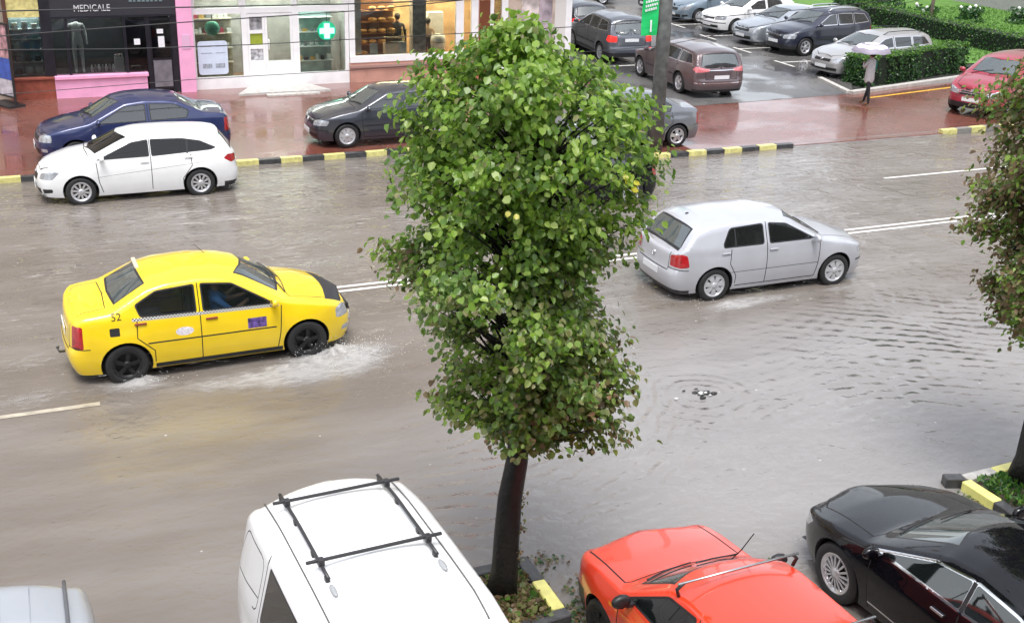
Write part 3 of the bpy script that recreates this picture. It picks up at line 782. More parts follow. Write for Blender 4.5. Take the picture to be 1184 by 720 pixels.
# the flood water: muddy film over the road, thin film over markings
def water_material():
    m = bpy.data.materials.new('flood_water'); m.use_nodes = True; n = m.node_tree; n.nodes.clear(); L = n.links
    out = n.nodes.new('ShaderNodeOutputMaterial')
    big = noise_node(n, .16, 3, sc3=(1, 1.6, 1)); mid = noise_node(n, .9, 5, sc3=(.35, 1.5, 1)); fine = noise_node(n, 30, 4)
    brown = mixc(n, maprange(n, big, .35, .65), (.148, .124, .104), (.185, .162, .143))
    silt = radial_mask(n, 1.6, 14.6, .2, 1.0, 2.4, 1.6)       # yellowish silt patch below the taxi
    brown = mixc(n, mth(n, 'MULTIPLY', silt, maprange(n, mid, .35, .6, 0., .7)), brown, (.22, .18, .11))
    grey = mixc(n, radial_mask(n, 12, 12, .5, 1.1, 10, 4.5), brown, (.250, .237, .230))
    gr2 = mixc(n, maprange(n, mid, .42, .62, 0., .15), grey, (.32, .305, .29))
    # stretched foam threads drifting along the road
    th = noise_node(n, 1.0, 4, sc3=(.30, 3.2, 1, R(4)), dist=.6)
    th2 = noise_node(n, 1.0, 5, sc3=(.55, 5.5, 1, R(-3)), dist=1.2)
    def ridge(v, w): return maprange(n, mth(n, 'ABSOLUTE', mth(n, 'SUBTRACT', v, .5)), 0, w, 1., 0.)
    tc = n.nodes.new('ShaderNodeTexCoord'); sp = n.nodes.new('ShaderNodeSeparateXYZ'); L.new(tc.outputs['Object'], sp.inputs[0])
    far = maprange(n, sp.outputs['Y'], 15.0, 18.5, 0., 1., True)
    foam = mth(n, 'MULTIPLY', mth(n, 'MAXIMUM', mth(n, 'MULTIPLY', ridge(th, .010), .55), mth(n, 'MULTIPLY', ridge(th2, .012), .45)), maprange(n, noise_node(n, .8, 3), .46, .62))
    foam = mth(n, 'MULTIPLY', foam, far)
    specks = n.nodes.new('ShaderNodeTexVoronoi'); specks.inputs['Scale'].default_value = 2.6; L.new(tc.outputs['Object'], specks.inputs['Vector'])
    sk = mth(n, 'MULTIPLY', maprange(n, specks.outputs['Distance'], .03, .055, 1., 0.), maprange(n, noise_node(n, .7, 3), .48, .56))
    foam = mth(n, 'MAXIMUM', foam, mth(n, 'MULTIPLY', sk, .8))
    col = mixc(n, foam, gr2, (.55, .53, .50))
    # ripples
    T = []
    def add(v, a, mask=None):
        q = mth(n, 'MULTIPLY', v, a)
        if mask is not None: q = mth(n, 'MULTIPLY', q, mask)
        T.append(q)
    add(noise_node(n, 1.1, 3, sc3=(.8, 1.3, 1, R(8))), .045)
    add(noise_node(n, 5.5, 4, sc3=(.75, 1.3, 1, R(12)), dist=.6), .019)
    add(noise_node(n, 2.6, 4, sc3=(1, 1, 1, R(40)), dist=1.5), .030, maprange(n, noise_node(n, .5, 2), .42, .6))
    add(noise_node(n, 18, 3), .005)
    add(wave_node(n, .26, R(58), 6.5, .6, detail=3), .028, radial_mask(n, 14.2, 13.4, .2, 1., 5.2, 3.6, R(-25)))
    add(wave_node(n, .24, R(105), 6.5, .6, detail=3), .018, radial_mask(n, 11.6, 13.2, .3, 1., 4.0, 1.9))
    add(wave_node(n, .30, R(74), 2.5, 1.0, detail=1), .035, radial_mask(n, 4.3, 11.6, .3, 1., 1.9, 1.1))
    add(wave_node(n, .20, 0, 5.0, .8, 'RINGS', (8.8, 13.5, 0)), .016, radial_mask(n, 8.8, 13.5, .1, 1., 2.4, 2.0))
    add(wave_node(n, .5, R(20), 4, .7), .03, radial_mask(n, 1.0, 19.2, .3, 1., 6, 1.8))
    add(noise_node(n, 3.2, 4, sc3=(.5, 1.4, 1, R(5)), dist=1.), .020, radial_mask(n, 9.0, 24.0, .3, 1., 16, 3.5))
    add(wave_node(n, .30, 0, 6.5, .6, 'RINGS', (10.6, 18.2, 0), 3), .020, radial_mask(n, 13.6, 13.9, .2, 1., 6.0, 4.2))
    add(wave_node(n, .24, 0, 6.5, .7, 'RINGS', (4.5, 16.2, 0), 3), .028, radial_mask(n, 6.4, 12.6, .2, 1., 4.2, 2.8))
    vo = n.nodes.new('ShaderNodeTexVoronoi'); vo.inputs['Scale'].default_value = 1.7; vo.inputs['Randomness'].default_value = 1.; L.new(tc.outputs['Object'], vo.inputs['Vector'])
    rn = mth(n, 'MULTIPLY', mth(n, 'SINE', mth(n, 'MULTIPLY', vo.outputs['Distance'], 75)), maprange(n, vo.outputs['Distance'], .04, .22, 1., 0.))
    add(rn, .0035)
    h = T[0]
    brk = maprange(n, noise_node(n, .75, 3, dist=1.), .40, .60, .25, 1.)
    for i, q in enumerate(T[1:]): h = mth(n, 'ADD', h, q if i < 3 else mth(n, 'MULTIPLY', q, brk))
    bp = n.nodes.new('ShaderNodeBump'); bp.inputs['Strength'].default_value = 1.; bp.inputs['Distance'].default_value = 1.0; L.new(h, bp.inputs['Height'])
    df = n.nodes.new('ShaderNodeBsdfDiffuse'); L.new(col, df.inputs[0])
    tr = n.nodes.new('ShaderNodeBsdfTransparent'); tr.inputs[0].default_value = (.92, .9, .87, 1)
    body = n.nodes.new('ShaderNodeMixShader'); L.new(maprange(n, mid, .35, .65, .91, .96), body.inputs[0]); L.new(tr.outputs[0], body.inputs[1]); L.new(df.outputs[0], body.inputs[2])
    gl = n.nodes.new('ShaderNodeBsdfGlossy'); gl.inputs['Roughness'].default_value = .02; L.new(bp.outputs[0], gl.inputs['Normal']); gl.inputs[0].default_value = (1, 1, 1, 1)
    fr = n.nodes.new('ShaderNodeFresnel'); fr.inputs[0].default_value = 1.5; L.new(bp.outputs[0], fr.inputs['Normal'])
    mx = n.nodes.new('ShaderNodeMixShader'); L.new(fr.outputs[0], mx.inputs[0]); L.new(body.outputs[0], mx.inputs[1]); L.new(gl.outputs[0], mx.inputs[2])
    L.new(mx.outputs[0], out.inputs[0]); return m
ZW = .036
b = NB()
sheet(b, [(-60, -12), (120, -12), (120, 25.84), (13.6, 25.84), (12.6, 28.02), (-60, 28.02)], ZW)
struct('flood_water', b, water_material())

# wet red paving
def paver_material():
    m = mat('red_pavers', (.2, .07, .05), .2); n, bs = nodes_of(m); L = n.links
    tc = n.nodes.new('ShaderNodeTexCoord'); br = n.nodes.new('ShaderNodeTexBrick'); br.inputs['Scale'].default_value = 3.2
    br.inputs['Mortar Size'].default_value = .022; br.inputs['Color1'].default_value = (.25, .075, .05, 1); br.inputs['Color2'].default_value = (.15, .045, .032, 1); br.inputs['Mortar'].default_value = (.05, .03, .025, 1)
    L.new(tc.outputs['Object'], br.inputs['Vector'])
    big = noise_node(n, .5, 5); c = mixc(n, maprange(n, big, .35, .7, 0., .55), br.outputs['Color'], (.19, .105, .09))
    L.new(c, bs.inputs['Base Color'])
    pud = maprange(n, noise_node(n, .35, 4, sc3=(1, 1.5, 1)), .47, .60)
    L.new(maprange(n, pud, 0, 1, .30, .05), bs.inputs['Roughness'])
    bp = n.nodes.new('ShaderNodeBump'); bp.inputs['Distance'].default_value = .004
    L.new(maprange(n, pud, 0, 1, .7, .08), bp.inputs['Strength']); L.new(mth(n, 'ADD', br.outputs['Fac'], mth(n, 'MULTIPLY', noise_node(n, 14, 3), -.9)), bp.inputs['Height'])
    L.new(bp.outputs[0], bs.inputs['Normal']); bs.inputs['Coat Weight'].default_value = .35; bs.inputs['Coat Roughness'].default_value = .08
    bp2 = n.nodes.new('ShaderNodeBump'); bp2.inputs['Strength'].default_value = .5; bp2.inputs['Distance'].default_value = .01; L.new(noise_node(n, 3.5, 4), bp2.inputs['Height']); L.new(bp2.outputs[0], bs.inputs['Coat Normal'])
    return m
m_pav = paver_material()
ZP = .06
b = NB(); bx(b, -60, 12.5, 28.17, 36.99, -.5, ZP)
# right part, slanted back edge where the car park starts
prism(b, [(13.55, 25.98), (24.2, 25.98), (60, 27.0), (60, 38.5), (30.2, 32.15), (25.0, 31.35), (18.6, 31.0), (17.5, 36.99), (12.5, 36.99), (12.5, 28.17)], -.5, ZP)
struct('pavement', b, m_pav)
def wet_asphalt():
    m = mat('wet_asphalt', (.05, .05, .052), .25); n, bs = nodes_of(m); L = n.links
    big = noise_node(n, .25, 5); g = noise_node(n, 150, 3)
    c = mixc(n, maprange(n, big, .38, .62), (.06, .058, .06), (.14, .134, .13)); c = mixc(n, maprange(n, g, .4, .7, 0., .25), c, (.16, .16, .16)); L.new(c, bs.inputs['Base Color'])
    pud = maprange(n, noise_node(n, .45, 4), .45, .55); L.new(maprange(n, pud, 0, 1, .38, .05), bs.inputs['Roughness'])
    bp = n.nodes.new('ShaderNodeBump'); bp.inputs['Distance'].default_value = .006; L.new(maprange(n, pud, 0, 1, .6, .04), bp.inputs['Strength']); L.new(noise_node(n, 60, 3), bp.inputs['Height']); L.new(bp.outputs[0], bs.inputs['Normal'])
    return m
m_park = wet_asphalt()
b = NB(); sheet(b, [(18.55, 30.95), (25.0, 31.3), (25.0, 31.35), (26.2, 33.0), (60, 40), (60, 110), (17.52, 110), (17.52, 36.99)], ZP+.006)
struct('car_park', b, m_park)
b = NB()
for i, (x, y) in enumerate([(25.85, 36.7), (25.9, 39.6), (26.2, 42.6), (26.5, 45.6), (26.8, 48.6)]):
    sheet(b, [(x, y-.06), (x+4.6, y-.16), (x+4.6, y-.04), (x, y+.06)], ZP+.011); sheet(b, [(x-.06, y-.9), (x+.06, y-.9), (x+.06, y+.35), (x-.06, y+.35)], ZP+.015)
for y in (35.2, 38, 41, 44): sheet(b, [(18.6, y+2.2), (22.2, y+2.2), (22.2, y+2.32), (18.6, y+2.32)], ZP+.011)
struct('car_park_markings', b, m_line)
# yellow line and pale kerb by the hedge
b = NB(); sheet(b, [(25.1, 30.55), (36, 32.5), (36, 32.62), (25.1, 30.67)], ZP+.005); struct('yellow_line', b, mat('yellow_line_paint', (.75, .42, .04), .35, noise=.3, nscale=10))
def polybox(bm, a, b_, w, z0, z1, mi=0):
    a = Vector((*a, 0)); b_ = Vector((*b_, 0)); t = (b_-a).normalized(); nn = Vector((-t.y, t.x, 0))*w/2
    return prism(bm, [tuple((a+nn).xy), tuple((b_+nn).xy), tuple((b_-nn).xy), tuple((a-nn).xy)], z0, z1, 'z', mi)
m_conc = mat('pale_concrete', (.48, .46, .43), .45, noise=.2, nscale=7, bump=.3, bscale=60)
b = NB(); polybox(b, (24.85, 31.25), (37.0, 34.0), .22, -.1, .16); polybox(b, (24.85, 31.35), (25.35, 33.6), .18, -.1, .15); struct('kerb_by_hedge', b, m_conc)

# painted kerbs, black and yellow blocks
m_yel = mat('kerb_yellow', (.62, .57, .22), .4, noise=.25, nscale=9, bump=.4, bscale=40)
m_blk = mat('kerb_black', (.05, .05, .052), .35, noise=.4, nscale=9, bump=.4, bscale=40)
m_kc = mat('kerb_plain', (.22, .21, .19), .4, noise=.2, nscale=9)
def kerb_run(bm, p0, p1, first, w=.18, top=.15, L=.53):
    p0 = Vector(p0); p1 = Vector(p1); d = (p1-p0); n = max(1, round(d.length/L)); k = first
    for i in range(n):
        a = p0+d*(i/n)+d.normalized()*.004; c = p0+d*((i+1)/n)-d.normalized()*.004
        polybox(bm, tuple(a), tuple(c), w, -.1, top+random.uniform(-.004, .004), k % 2)
        k += 1
b = NB()
kerb_run(b, (4.68-.53*60, 28.10), (4.68, 28.10), 0); kerb_run(b, (4.68, 28.10), (12.63, 28.10), 0)
kerb_run(b, (12.66, 28.05), (13.55, 25.98), 1); kerb_run(b, (13.60, 25.90), (18.9, 25.90), 0)
struct('painted_kerb', b, [m_yel, m_blk])
b = NB(); f = b.faces.new([b.verts.new(q) for q in ((18.95, 25.835, .037), (24.1, 25.835, .037), (24.1, 26.25, ZP+.004), (18.95, 26.25, ZP+.004))]); struct('driveway_ramp', b, mat('ramp_asphalt', (.17, .15, .14), .2, noise=.3, nscale=4))
b = NB(); kerb_run(b, (24.0, 26.05), (40, 26.6), 0); struct('far_kerb', b, [m_yel, m_kc])

# planters in the near verge
def planter(name, label, x0, x1, y0, y1, run, soil_label):
    t = thing(name, label, 'planter', ((x0+x1)/2, (y0+y1)/2, 0), 0, 'planters with black and yellow kerbs')
    cx, cy = (x0+x1)/2, (y0+y1)/2
    for (a, c, mi) in run:
        bb = NB(); polybox(bb, (a[0]-cx, a[1]-cy), (c[0]-cx, c[1]-cy), .15, -.05, .17, 0)
        bmesh.ops.bevel(bb, geom=[e for e in bb.edges], offset=.012, segments=1, affect='EDGES')
        obj('kerb_block', bb, (m_yel2, m_blk, m_conc)[mi], t)
    bb = NB(); bx(bb, x0-cx+.08, x1-cx-.08, y0-cy+.08, y1-cy-.08, 0, .10)
    obj('soil', bb, mat('soil', (.07, .05, .035), .7, noise=.5, nscale=12, bump=1., bscale=30), t)
    return t
m_yel2 = mat('kerb_yellow_fresh', (.72, .68, .22), .4, noise=.15, nscale=8, bump=.3, bscale=40)
planter('tree_planter', 'tree planter with pale yellow and black kerb blocks between white van and red car', 3.55, 4.58, 9.15, 10.30,
        [((3.55, 10.28), (4.0, 10.28), 0), ((4.01, 10.28), (4.52, 10.28), 1), ((4.60, 10.36), (4.60, 9.90), 1), ((4.60, 9.89), (4.60, 9.36), 0), ((4.68, 9.28), (4.15, 9.22), 1), ((4.14, 9.22), (3.6, 9.2), 0), ((3.52, 10.2), (3.52, 9.7), 1), ((3.52, 9.69), (3.52, 9.25), 0)], '')
planter('tree_planter', 'grassy tree planter with bright yellow kerb block behind the black car', 10.55, 12.6, 7.9, 10.15,
        [((10.38, 10.2), (10.62, 10.12), 1), ((10.63, 10.10), (11.12, 10.12), 2), ((11.13, 10.12), (11.7, 10.16), 0), ((11.71, 10.16), (12.6, 10.2), 1), ((10.58, 10.03), (10.60, 9.50), 0), ((10.60, 9.49), (10.6, 8.96), 1), ((10.6, 8.95), (10.6, 8.4), 0)], '')

# ------------------------------------------------------------ buildings
m_white = mat('white_frame', (.80, .80, .80), .35, noise=.05, nscale=4)
m_pink = mat('pink_render', (.80, .38, .58), .5, noise=.08, nscale=3)
m_red = mat('red_brown_tile', (.26, .07, .045), .35, noise=.25, nscale=8)
m_black = mat('black_panel', (.014, .014, .02), .3, noise=.3, nscale=5)
m_beige = mat('beige_render', (.42, .36, .29), .7, noise=.15, nscale=2, bump=.2, bscale=40)
m_salmon = mat('salmon_render', (.50, .27, .21), .55, noise=.12, nscale=3)
m_int = mat('shop_interior', (.42, .40, .38), .8, noise=.2, nscale=3)
m_warm = mat('bakery_interior', (.45, .30, .17), .8, noise=.3, nscale=3)
m_dark = mat('dark_interior', (.03, .03, .035), .8, noise=.3, nscale=3)
g_shop = glass_mat('shop_glass', (.05, .06, .06), .22)
g_dark = glass_mat('shop_glass_dark', (.02, .02, .025), .6)
YF = 37.0
T = thing('shop_building', 'long building with shops on its ground floor and flats above', 'building', (1.5, YF, 0))
def P3(name, x0, x1, y0, y1, z0, z1, m, par, bev=0):
    l = par.location; return box(name, x0-l[0], x1-l[0], y0-l[1], y1-l[1], z0-l[2], z1-l[2], m, par, bev)
P3('upper_wall', -26, 17.5, YF, YF+12, 3.12, 16.5, m_beige, T)
P3('side_wall', 17.3, 17.5, YF+.6, YF+12, 0, 3.119, m_beige, T)
P3('lower_wall', -26, -.05, YF-.05, YF+.3, 0, 3.119, m_beige, T)
P3('canopy_ledge', -26, 17.6, YF-.35, YF-.001, 3.25, 3.42, mat('ledge_concrete', (.32, .30, .27), .6, noise=.2), T)
for fl in range(4):
    for i in range(12):
        x = -20+i*3.1; z = 4.6+fl*2.9
        f = P3('window', x, x+1.5, YF-.05, YF-.002, z, z+1.45, m_white, T)
        l = T.location
        for q in (0, 1): box('pane', x-l[0]+.08+q*.71, x-l[0]+.71+q*.71, -.065, -.052, z+.08, z+1.37, mat('upper_pane', (.03, .035, .04), .05, spec=.8), f)

# --- optical shop
YO = 36.8
O = thing('optical_shop', 'black optical and medical supplies shopfront on a pink and red plinth', 'shop', (2.3, YO, 0), 0, 'shopfronts of the long building')
P3('plinth', 1.12, 3.68, 36.68, YO+.2, 0, .60, m_pink, O); P3('plinth_ledge', 1.12, 3.72, 36.62, YO+.2, .601, .70, m_pink, O, .01)
P3('red_plinth', -.05, 1.115, 36.70, YO+.2, 0, .62, m_red, O); P3('red_plinth_ledge', -.05, 1.115, 36.66, YO+.2, .621, .69, m_red, O, .01)
P3('interior', -.05, 4.6, 38.2, 38.3, 0, 3.1, m_dark, O); P3('interior_floor', -.05, 4.6, YO+.21, 38.19, .1, .66, m_dark, O)
P3('pillar', .90, 1.19, YO-.04, YO+.25, .70, 3.12, m_black, O); P3('pillar', -.05, .06, YO-.04, YO+.25, .70, 3.12, mat('brown_frame', (.10, .045, .03), .4), O)
P3('fascia', 1.19, 4.62, YO-.03, YO+.2, 2.36, 3.25, mat('grey_sign_board', (.035, .035, .042), .3), O)
P3('fascia_trim', 1.19, 4.62, YO-.05, YO-.031, 2.30, 2.36, m_black, O)
P3('mullion', 1.54, 1.62, YO-.03, YO+.1, .70, 2.30, m_black, O); P3('mullion', 3.12, 3.20, YO-.03, YO+.1, .70, 2.30, m_black, O)
P3('door_post', 3.74, 3.86, YO-.03, YO+.15, .08, 2.30, m_black, O); P3('door_post', 4.46, 4.62, YO-.03, YO+.15, .08, 2.30, m_black, O)
P3('display_window', .06, .90, YO+.03, YO+.04, .70, 2.30, g_shop, O); P3('display_window', 1.19, 1.54, YO+.03, YO+.04, .70, 2.30, g_shop, O)
P3('display_window', 1.62, 3.12, YO+.03, YO+.04, .70, 2.30, g_shop, O); P3('display_window', 3.20, 3.74, YO+.03, YO+.04, .70, 2.30, g_dark, O)
D = P3('door', 3.86, 4.46, YO+.02, YO+.06, .16, 2.25, m_black, O)
P3('upper_board', .06, .90, YO+.0, YO+.06, 2.36, 3.1, mat('yellow_board', (.62, .55, .22), .4, noise=.3, nscale=9), O)
l = O.location
box('door_pane', 3.90-l[0], 4.42-l[0], -.003+.02-.02, .016, 1.10, 2.18, g_dark, D); box('door_pane', 3.90-l[0], 4.42-l[0], -.003, .016, .24, 1.02, mat('grey_film', (.16, .15, .17), .2, noise=.25, nscale=4), D)
m_let = mat('sign_letter', (.62, .62, .64), .4); m_faint = mat('faint_letter', (.14, .20, .21), .5)
text_obj('sign_lettering', 'MEDICALE', .27, m_let, O, (2.32-l[0], -.045, 2.57), sx=.80)
b = NB(); random.seed(3); x = 1.80
while x < 2.85: bx(b, x-l[0], x-l[0]+random.uniform(.04, .08), -.045, -.032, 2.86, 2.86+random.uniform(.08, .14)); x += .1
obj('sign_strokes', b, m_faint, O)
b = NB(); x = 3.35
while x < 4.3: bx(b, x-l[0], x-l[0]+random.uniform(.05, .09), -.045, -.032, 2.72, 2.78+random.uniform(.02, .06)); x += .12
obj('sign_strokes', b, m_faint, O)
# notices
m_paper = mat('paper', (.75, .76, .78), .6, noise=.08, nscale=20)
for (x, z, w, h, lab) in ((3.40, 1.50, .17, .17, 'square white notice on the dark glass left of the shop door'), (4.06, 1.80, .18, .13, 'small upper white notice on the glass shop door'), (4.08, 1.40, .18, .32, 'tall white notice in the middle of the glass shop door')):
    o = box('notice', 0, w, 0, .004, 0, h, m_paper, None); o.location = (x, YO-.006, z); tag(o, lab, 'notice')
# mannequin
def figure(name, J, B, mats, parent=None, sub=1, loc=(0, 0, 0), rz=0):
    me = bpy.data.meshes.new(name); names = list(J); me.from_pydata([J[k][:3] for k in names], [(names.index(a), names.index(b_)) for a, b_, *_ in B], [])
    o = bpy.data.objects.new(name, me); C.objects.link(o); o.modifiers.new('s', 'SKIN'); 
    for i, k in enumerate(names):
        r_ = J[k][3]; rr = r_ if isinstance(r_, tuple) else (r_, r_); sv = me.skin_vertices[0].data[i]; sv.radius = rr; sv.use_root = (i == 0)
    ss = o.modifiers.new('u', 'SUBSURF'); ss.levels = sub; ss.render_levels = sub
    me2 = bpy.data.meshes.new_from_object(o.evaluated_get(bpy.context.evaluated_depsgraph_get())); bpy.data.objects.remove(o)
    segs = [(Vector(J[a][:3]), Vector(J[b_][:3]), s) for a, b_, s in B]
    for p in me2.polygons:
        p.use_smooth = True; c = p.center; best = None
        for a, q, s in segs:
            t = max(0, min(1, (c-a).dot(q-a)/max((q-a).length_squared, 1e-9))); d = (c-(a+(q-a)*t)).length
            if best is None or d < best[0]: best = (d, s)
        p.material_index = best[1]
    o = link(name, me2, parent, mats); o.location = loc; o.rotation_euler = (0, 0, rz); return o
def stand_joints(h=1.0, lf=0., rf=0., arml=None, armr=None, head=True):
    s = h/1.72
    J = {'pel': (0, 0, .95, (.135, .11)), 'sp': (0, 0, 1.15, (.12, .095)), 'ch': (0, 0, 1.35, (.15, .10)), 'nk': (0, 0, 1.48, (.055, .055)),
         'hpl': (.09, 0, .90, (.085, .085)), 'knl': (.10, lf*.5+.02, .50, .06), 'anl': (.10, lf, .09, .042), 'tol': (.11, lf-.16, .03, .035),
         'hpr': (-.09, 0, .90, (.085, .085)), 'knr': (-.10, rf*.5+.02, .50, .06), 'anr': (-.10, rf, .09, .042), 'tor': (-.11, rf-.16, .03, .035),
         'shl': (.19, 0, 1.40, .055), 'shr': (-.19, 0, 1.40, .055)}
    al = arml or [(.24, .02, 1.15), (.26, -.04, .90), (.26, -.06, .82)]; ar = armr or [(-.24, .02, 1.15), (-.26, -.04, .90), (-.26, -.06, .82)]
    for n_, A in (('l', al), ('r', ar)):
        J['el'+n_] = (*A[0], .042); J['wr'+n_] = (*A[1], .030); J['ha'+n_] = (*A[2], .034)
    if head: J['hd'] = (0, -.01, 1.58, (.085, .095)); J['tp'] = (0, -.005, 1.66, (.075, .085))
    B = [('pel', 'sp', 1), ('sp', 'ch', 0), ('ch', 'nk', 0), ('ch', 'shl', 0), ('ch', 'shr', 0), ('pel', 'hpl', 1), ('hpl', 'knl', 1), ('knl', 'anl', 1), ('anl', 'tol', 3),
         ('pel', 'hpr', 1), ('hpr', 'knr', 1), ('knr', 'anr', 1), ('anr', 'tor', 3), ('shl', 'ell', 0), ('ell', 'wrl', 0), ('wrl', 'hal', 2), ('shr', 'elr', 0), ('elr', 'wrr', 0), ('wrr', 'har', 2)]
    if head: B += [('nk', 'hd', 2), ('hd', 'tp', 2)]
    return {k: tuple(c*s if not isinstance(c, tuple) else tuple(q*s for q in c) for c in v) for k, v in J.items()}, B
P3('ceiling_light', 1.3, 3.1, YO+.4, YO+.7, 2.9, 2.93, mat('window_lamp', (.8,.8,.8), .5, emit=(1,1,1), estr=10.), O); P3('ceiling_light', .1, .85, YO+.2, YO+.5, 2.6, 2.63, mat('window_lamp'), O)
m_manq = mat('mannequin_white', (.75, .73, .74), .4)
J, B = stand_joints(1.70, head=False)
mq = figure('mannequin', J, B, [m_manq]*4, None, 1, (1.86, YO+.45, .68)); tag(mq, 'headless pale mannequin standing in the black shop window', 'mannequin')
# goods in the optical window
m_gl = [mat('goods_white', (.7, .7, .7), .4), mat('goods_blue', (.08, .25, .42), .4), mat('goods_dark', (.03, .03, .04), .4), mat('goods_grey', (.3, .3, .32), .4), mat('goods_teal', (.2, .42, .40), .4), mat('goods_red', (.45, .06, .10), .4), mat('goods_gold', (.65, .40, .12), .4)]
def shelf_unit(label, x0, x1, y, zs, depth, m, back, group=None):
    t = thing('display_shelf', label, 'shelf', ((x0+x1)/2, y, zs[0]), 0, group); w = (x1-x0)/2
    for z in zs: box('shelf_board', -w, w, 0, depth, z-zs[0], z-zs[0]+.02, m, t)
    box('back_panel', -w, w, depth+.001, depth+.02, 0, zs[-1]-zs[0]+.35, back, t); return t
shelf_unit('blue backed display shelf in the narrow left window of the black shop', .08, .88, YO+.14, [.72, 1.08, 1.42, 1.72, 2.0], .22, mat('shelf_white', (.7, .72, .74), .4), mat('blue_backing', (.22, .34, .40), .5, noise=.3, nscale=4))
gi = 0
for z, lst in ((.74, (2, 0, 0)), (1.10, (2, 2, 2)), (1.44, (0, 1, 1)), (1.74, (1, 3, 4)), (2.02, (0, 3, 0))):
    for i, mi in enumerate(lst):
        gi += 1; x = .22+.26*i; b = NB()
        if z < .8 and i > 0: lathe(b, [(.001, 0), (.10, .0), (.12, .10), (.10, .2), (.001, .21)], 'z', 16)
        else: bx(b, -.08, .08, -.04, .04, 0, .14+.03*(gi % 3), bev=.01)
        o = obj('product_box' if not (z < .8 and i > 0) else 'round_case', b, m_gl[mi], None); o.location = (x, YO+.22, z)
        tag(o, ('product on shelf %d of the blue backed shelf in the narrow window' % 0).replace('shelf 0', 'a shelf') if False else 'small product on the blue backed shelf in the narrow shop window' if not (z < .8 and i > 0) else 'white round case at the bottom of the narrow shop window', 'product' if not (z < .8 and i > 0) else 'case', 'products on the blue backed shelf' if not (z < .8 and i > 0) else 'white round cases in the window')
for i in range(7):
    b = NB(); lathe(b, [(.001, 0), (.04, 0), (.04, .14), (.02, .17), (.02, .21), (.001, .21)], 'z', 12); o = obj('bottle', b, m_gl[3 if i % 2 else 0], None); o.location = (2.18+.1*i, YO+.2+.03*(i % 3), .72)
    tag(o, 'small pale bottle standing in a row in the black shop window', 'bottle', 'bottles in the black shop window')
P_ = box('display_plinth', 2.83, 3.08, YO+.1, YO+.35, .71, 1.12, m_gl[0], None); tag(P_, 'white display box with red packets on top beside the bottles', 'display box')
for i in range(5):
    b = NB(); bx(b, -.03, .03, -.03, .03, 0, .10, bev=.01); o = obj('packet', b, m_gl[5 if i % 2 else 0], None); o.location = (2.86+.045*i, YO+.15+.07*(i % 2), 1.122); tag(o, 'small red or white packet on top of the white display box', 'packet', 'packets on the white display box')
P_ = box('white_box', 3.28, 3.55, YO+.1, YO+.3, .71, .86, m_gl[0], None, .01); tag(P_, 'low white box at the bottom of the dark window beside the door', 'box')

# pink pillar
pp = thing('pink_pillar', 'pink painted pillar between the black shop and the pharmacy', 'pillar', (4.86, 36.85, 0))
box('shaft', -.22, .22, -.15, .2, 0, 3.12, m_pink, pp); box('plaque', -.12, .12, -.165, -.152, 1.35, 1.75, mat('pink_plaque', (.68, .42, .58), .4), pp)

# --- pharmacy
H_ = thing('pharmacy_shop', 'white framed pharmacy shopfront with a double door and two wide windows', 'shop', (7.4, YF, 0), 0, 'shopfronts of the long building')
def F_(n_, x0, x1, z0, z1, y0=-.06, y1=.06, m=None, par=H_): return box(n_, x0-par.location[0], x1-par.location[0], y0, y1, z0, z1, m or m_white, par)
F_('base_panel', 5.08, 6.60, .0, .42); F_('base_panel', 8.22, 9.86, .0, .44)
F_('door_sill', 6.60, 8.22, .0, .10)
F_('lintel', 5.08, 9.86, 2.29, 2.46); F_('top_rail', 5.08, 9.86, 3.05, 3.12)
for x0, x1, z0, z1 in ((5.08, 5.16, .42, 2.29), (6.55, 6.72, .42, 2.29), (8.10, 8.30, .44, 2.29), (9.74, 9.86, .44, 2.29), (6.60, 6.72, .10, .42), (8.10, 8.22, .1, .44)): F_('frame_post', x0, x1, z0, z1)
for x0, x1 in ((5.08, 5.2), (6.5, 6.7), (8.1, 8.25), (9.7, 9.86)): F_('frame_post', x0, x1, 2.46, 3.05)
F_('shop_window', 5.16, 6.55, .42, 2.29, .0, .01, g_shop); F_('shop_window', 8.30, 9.74, .44, 2.29, .0, .01, g_shop)
for x0, x1 in ((5.2, 6.5), (6.7, 8.1), (8.25, 9.7)): F_('transom_window', x0, x1, 2.46, 3.05, .0, .01, g_shop)
# door leaves
def leaf(x0, x1, panes):
    d = empty('door_leaf', (0, 0, 0)); d.parent = H_
    cuts = sorted(panes)
    z = .11
    w0 = x0-7.4; w1 = x1-7.4
    box('stile', w0, w0+.07, -.05, .03, .11, 2.28, m_white, d); box('stile', w1-.07, w1, -.05, .03, .11, 2.28, m_white, d)
    for (a, b2, m) in cuts:
        box('door_panel', w0+.071, w1-.071, -.045, .025, z, a, m_white, d); box('door_pane', w0+.071, w1-.071, -.012, -.004, a, b2, m, d); z = b2
    box('door_panel', w0+.071, w1-.071, -.045, .025, z, 2.28, m_white, d); return d
leaf(6.725, 7.25, [(.86, 1.22, mat('poster_grey', (.4, .4, .42), .4, noise=.8, nscale=9)), (1.33, 1.68, mat('poster_olive', (.30, .36, .04), .4, noise=.1)), (1.78, 2.18, mat('poster_dim', (.25, .25, .26), .4, noise=.7, nscale=8))])
d = leaf(7.255, 8.095, [(.84, 2.18, g_shop)])
b = NB(); tube(b, [(-.05, -.06, 1.2), (-.05, -.11, 1.22), (-.05, -.11, 1.48), (-.05, -.06, 1.5)], .018, 8); obj('handle', b, m_white, H_)
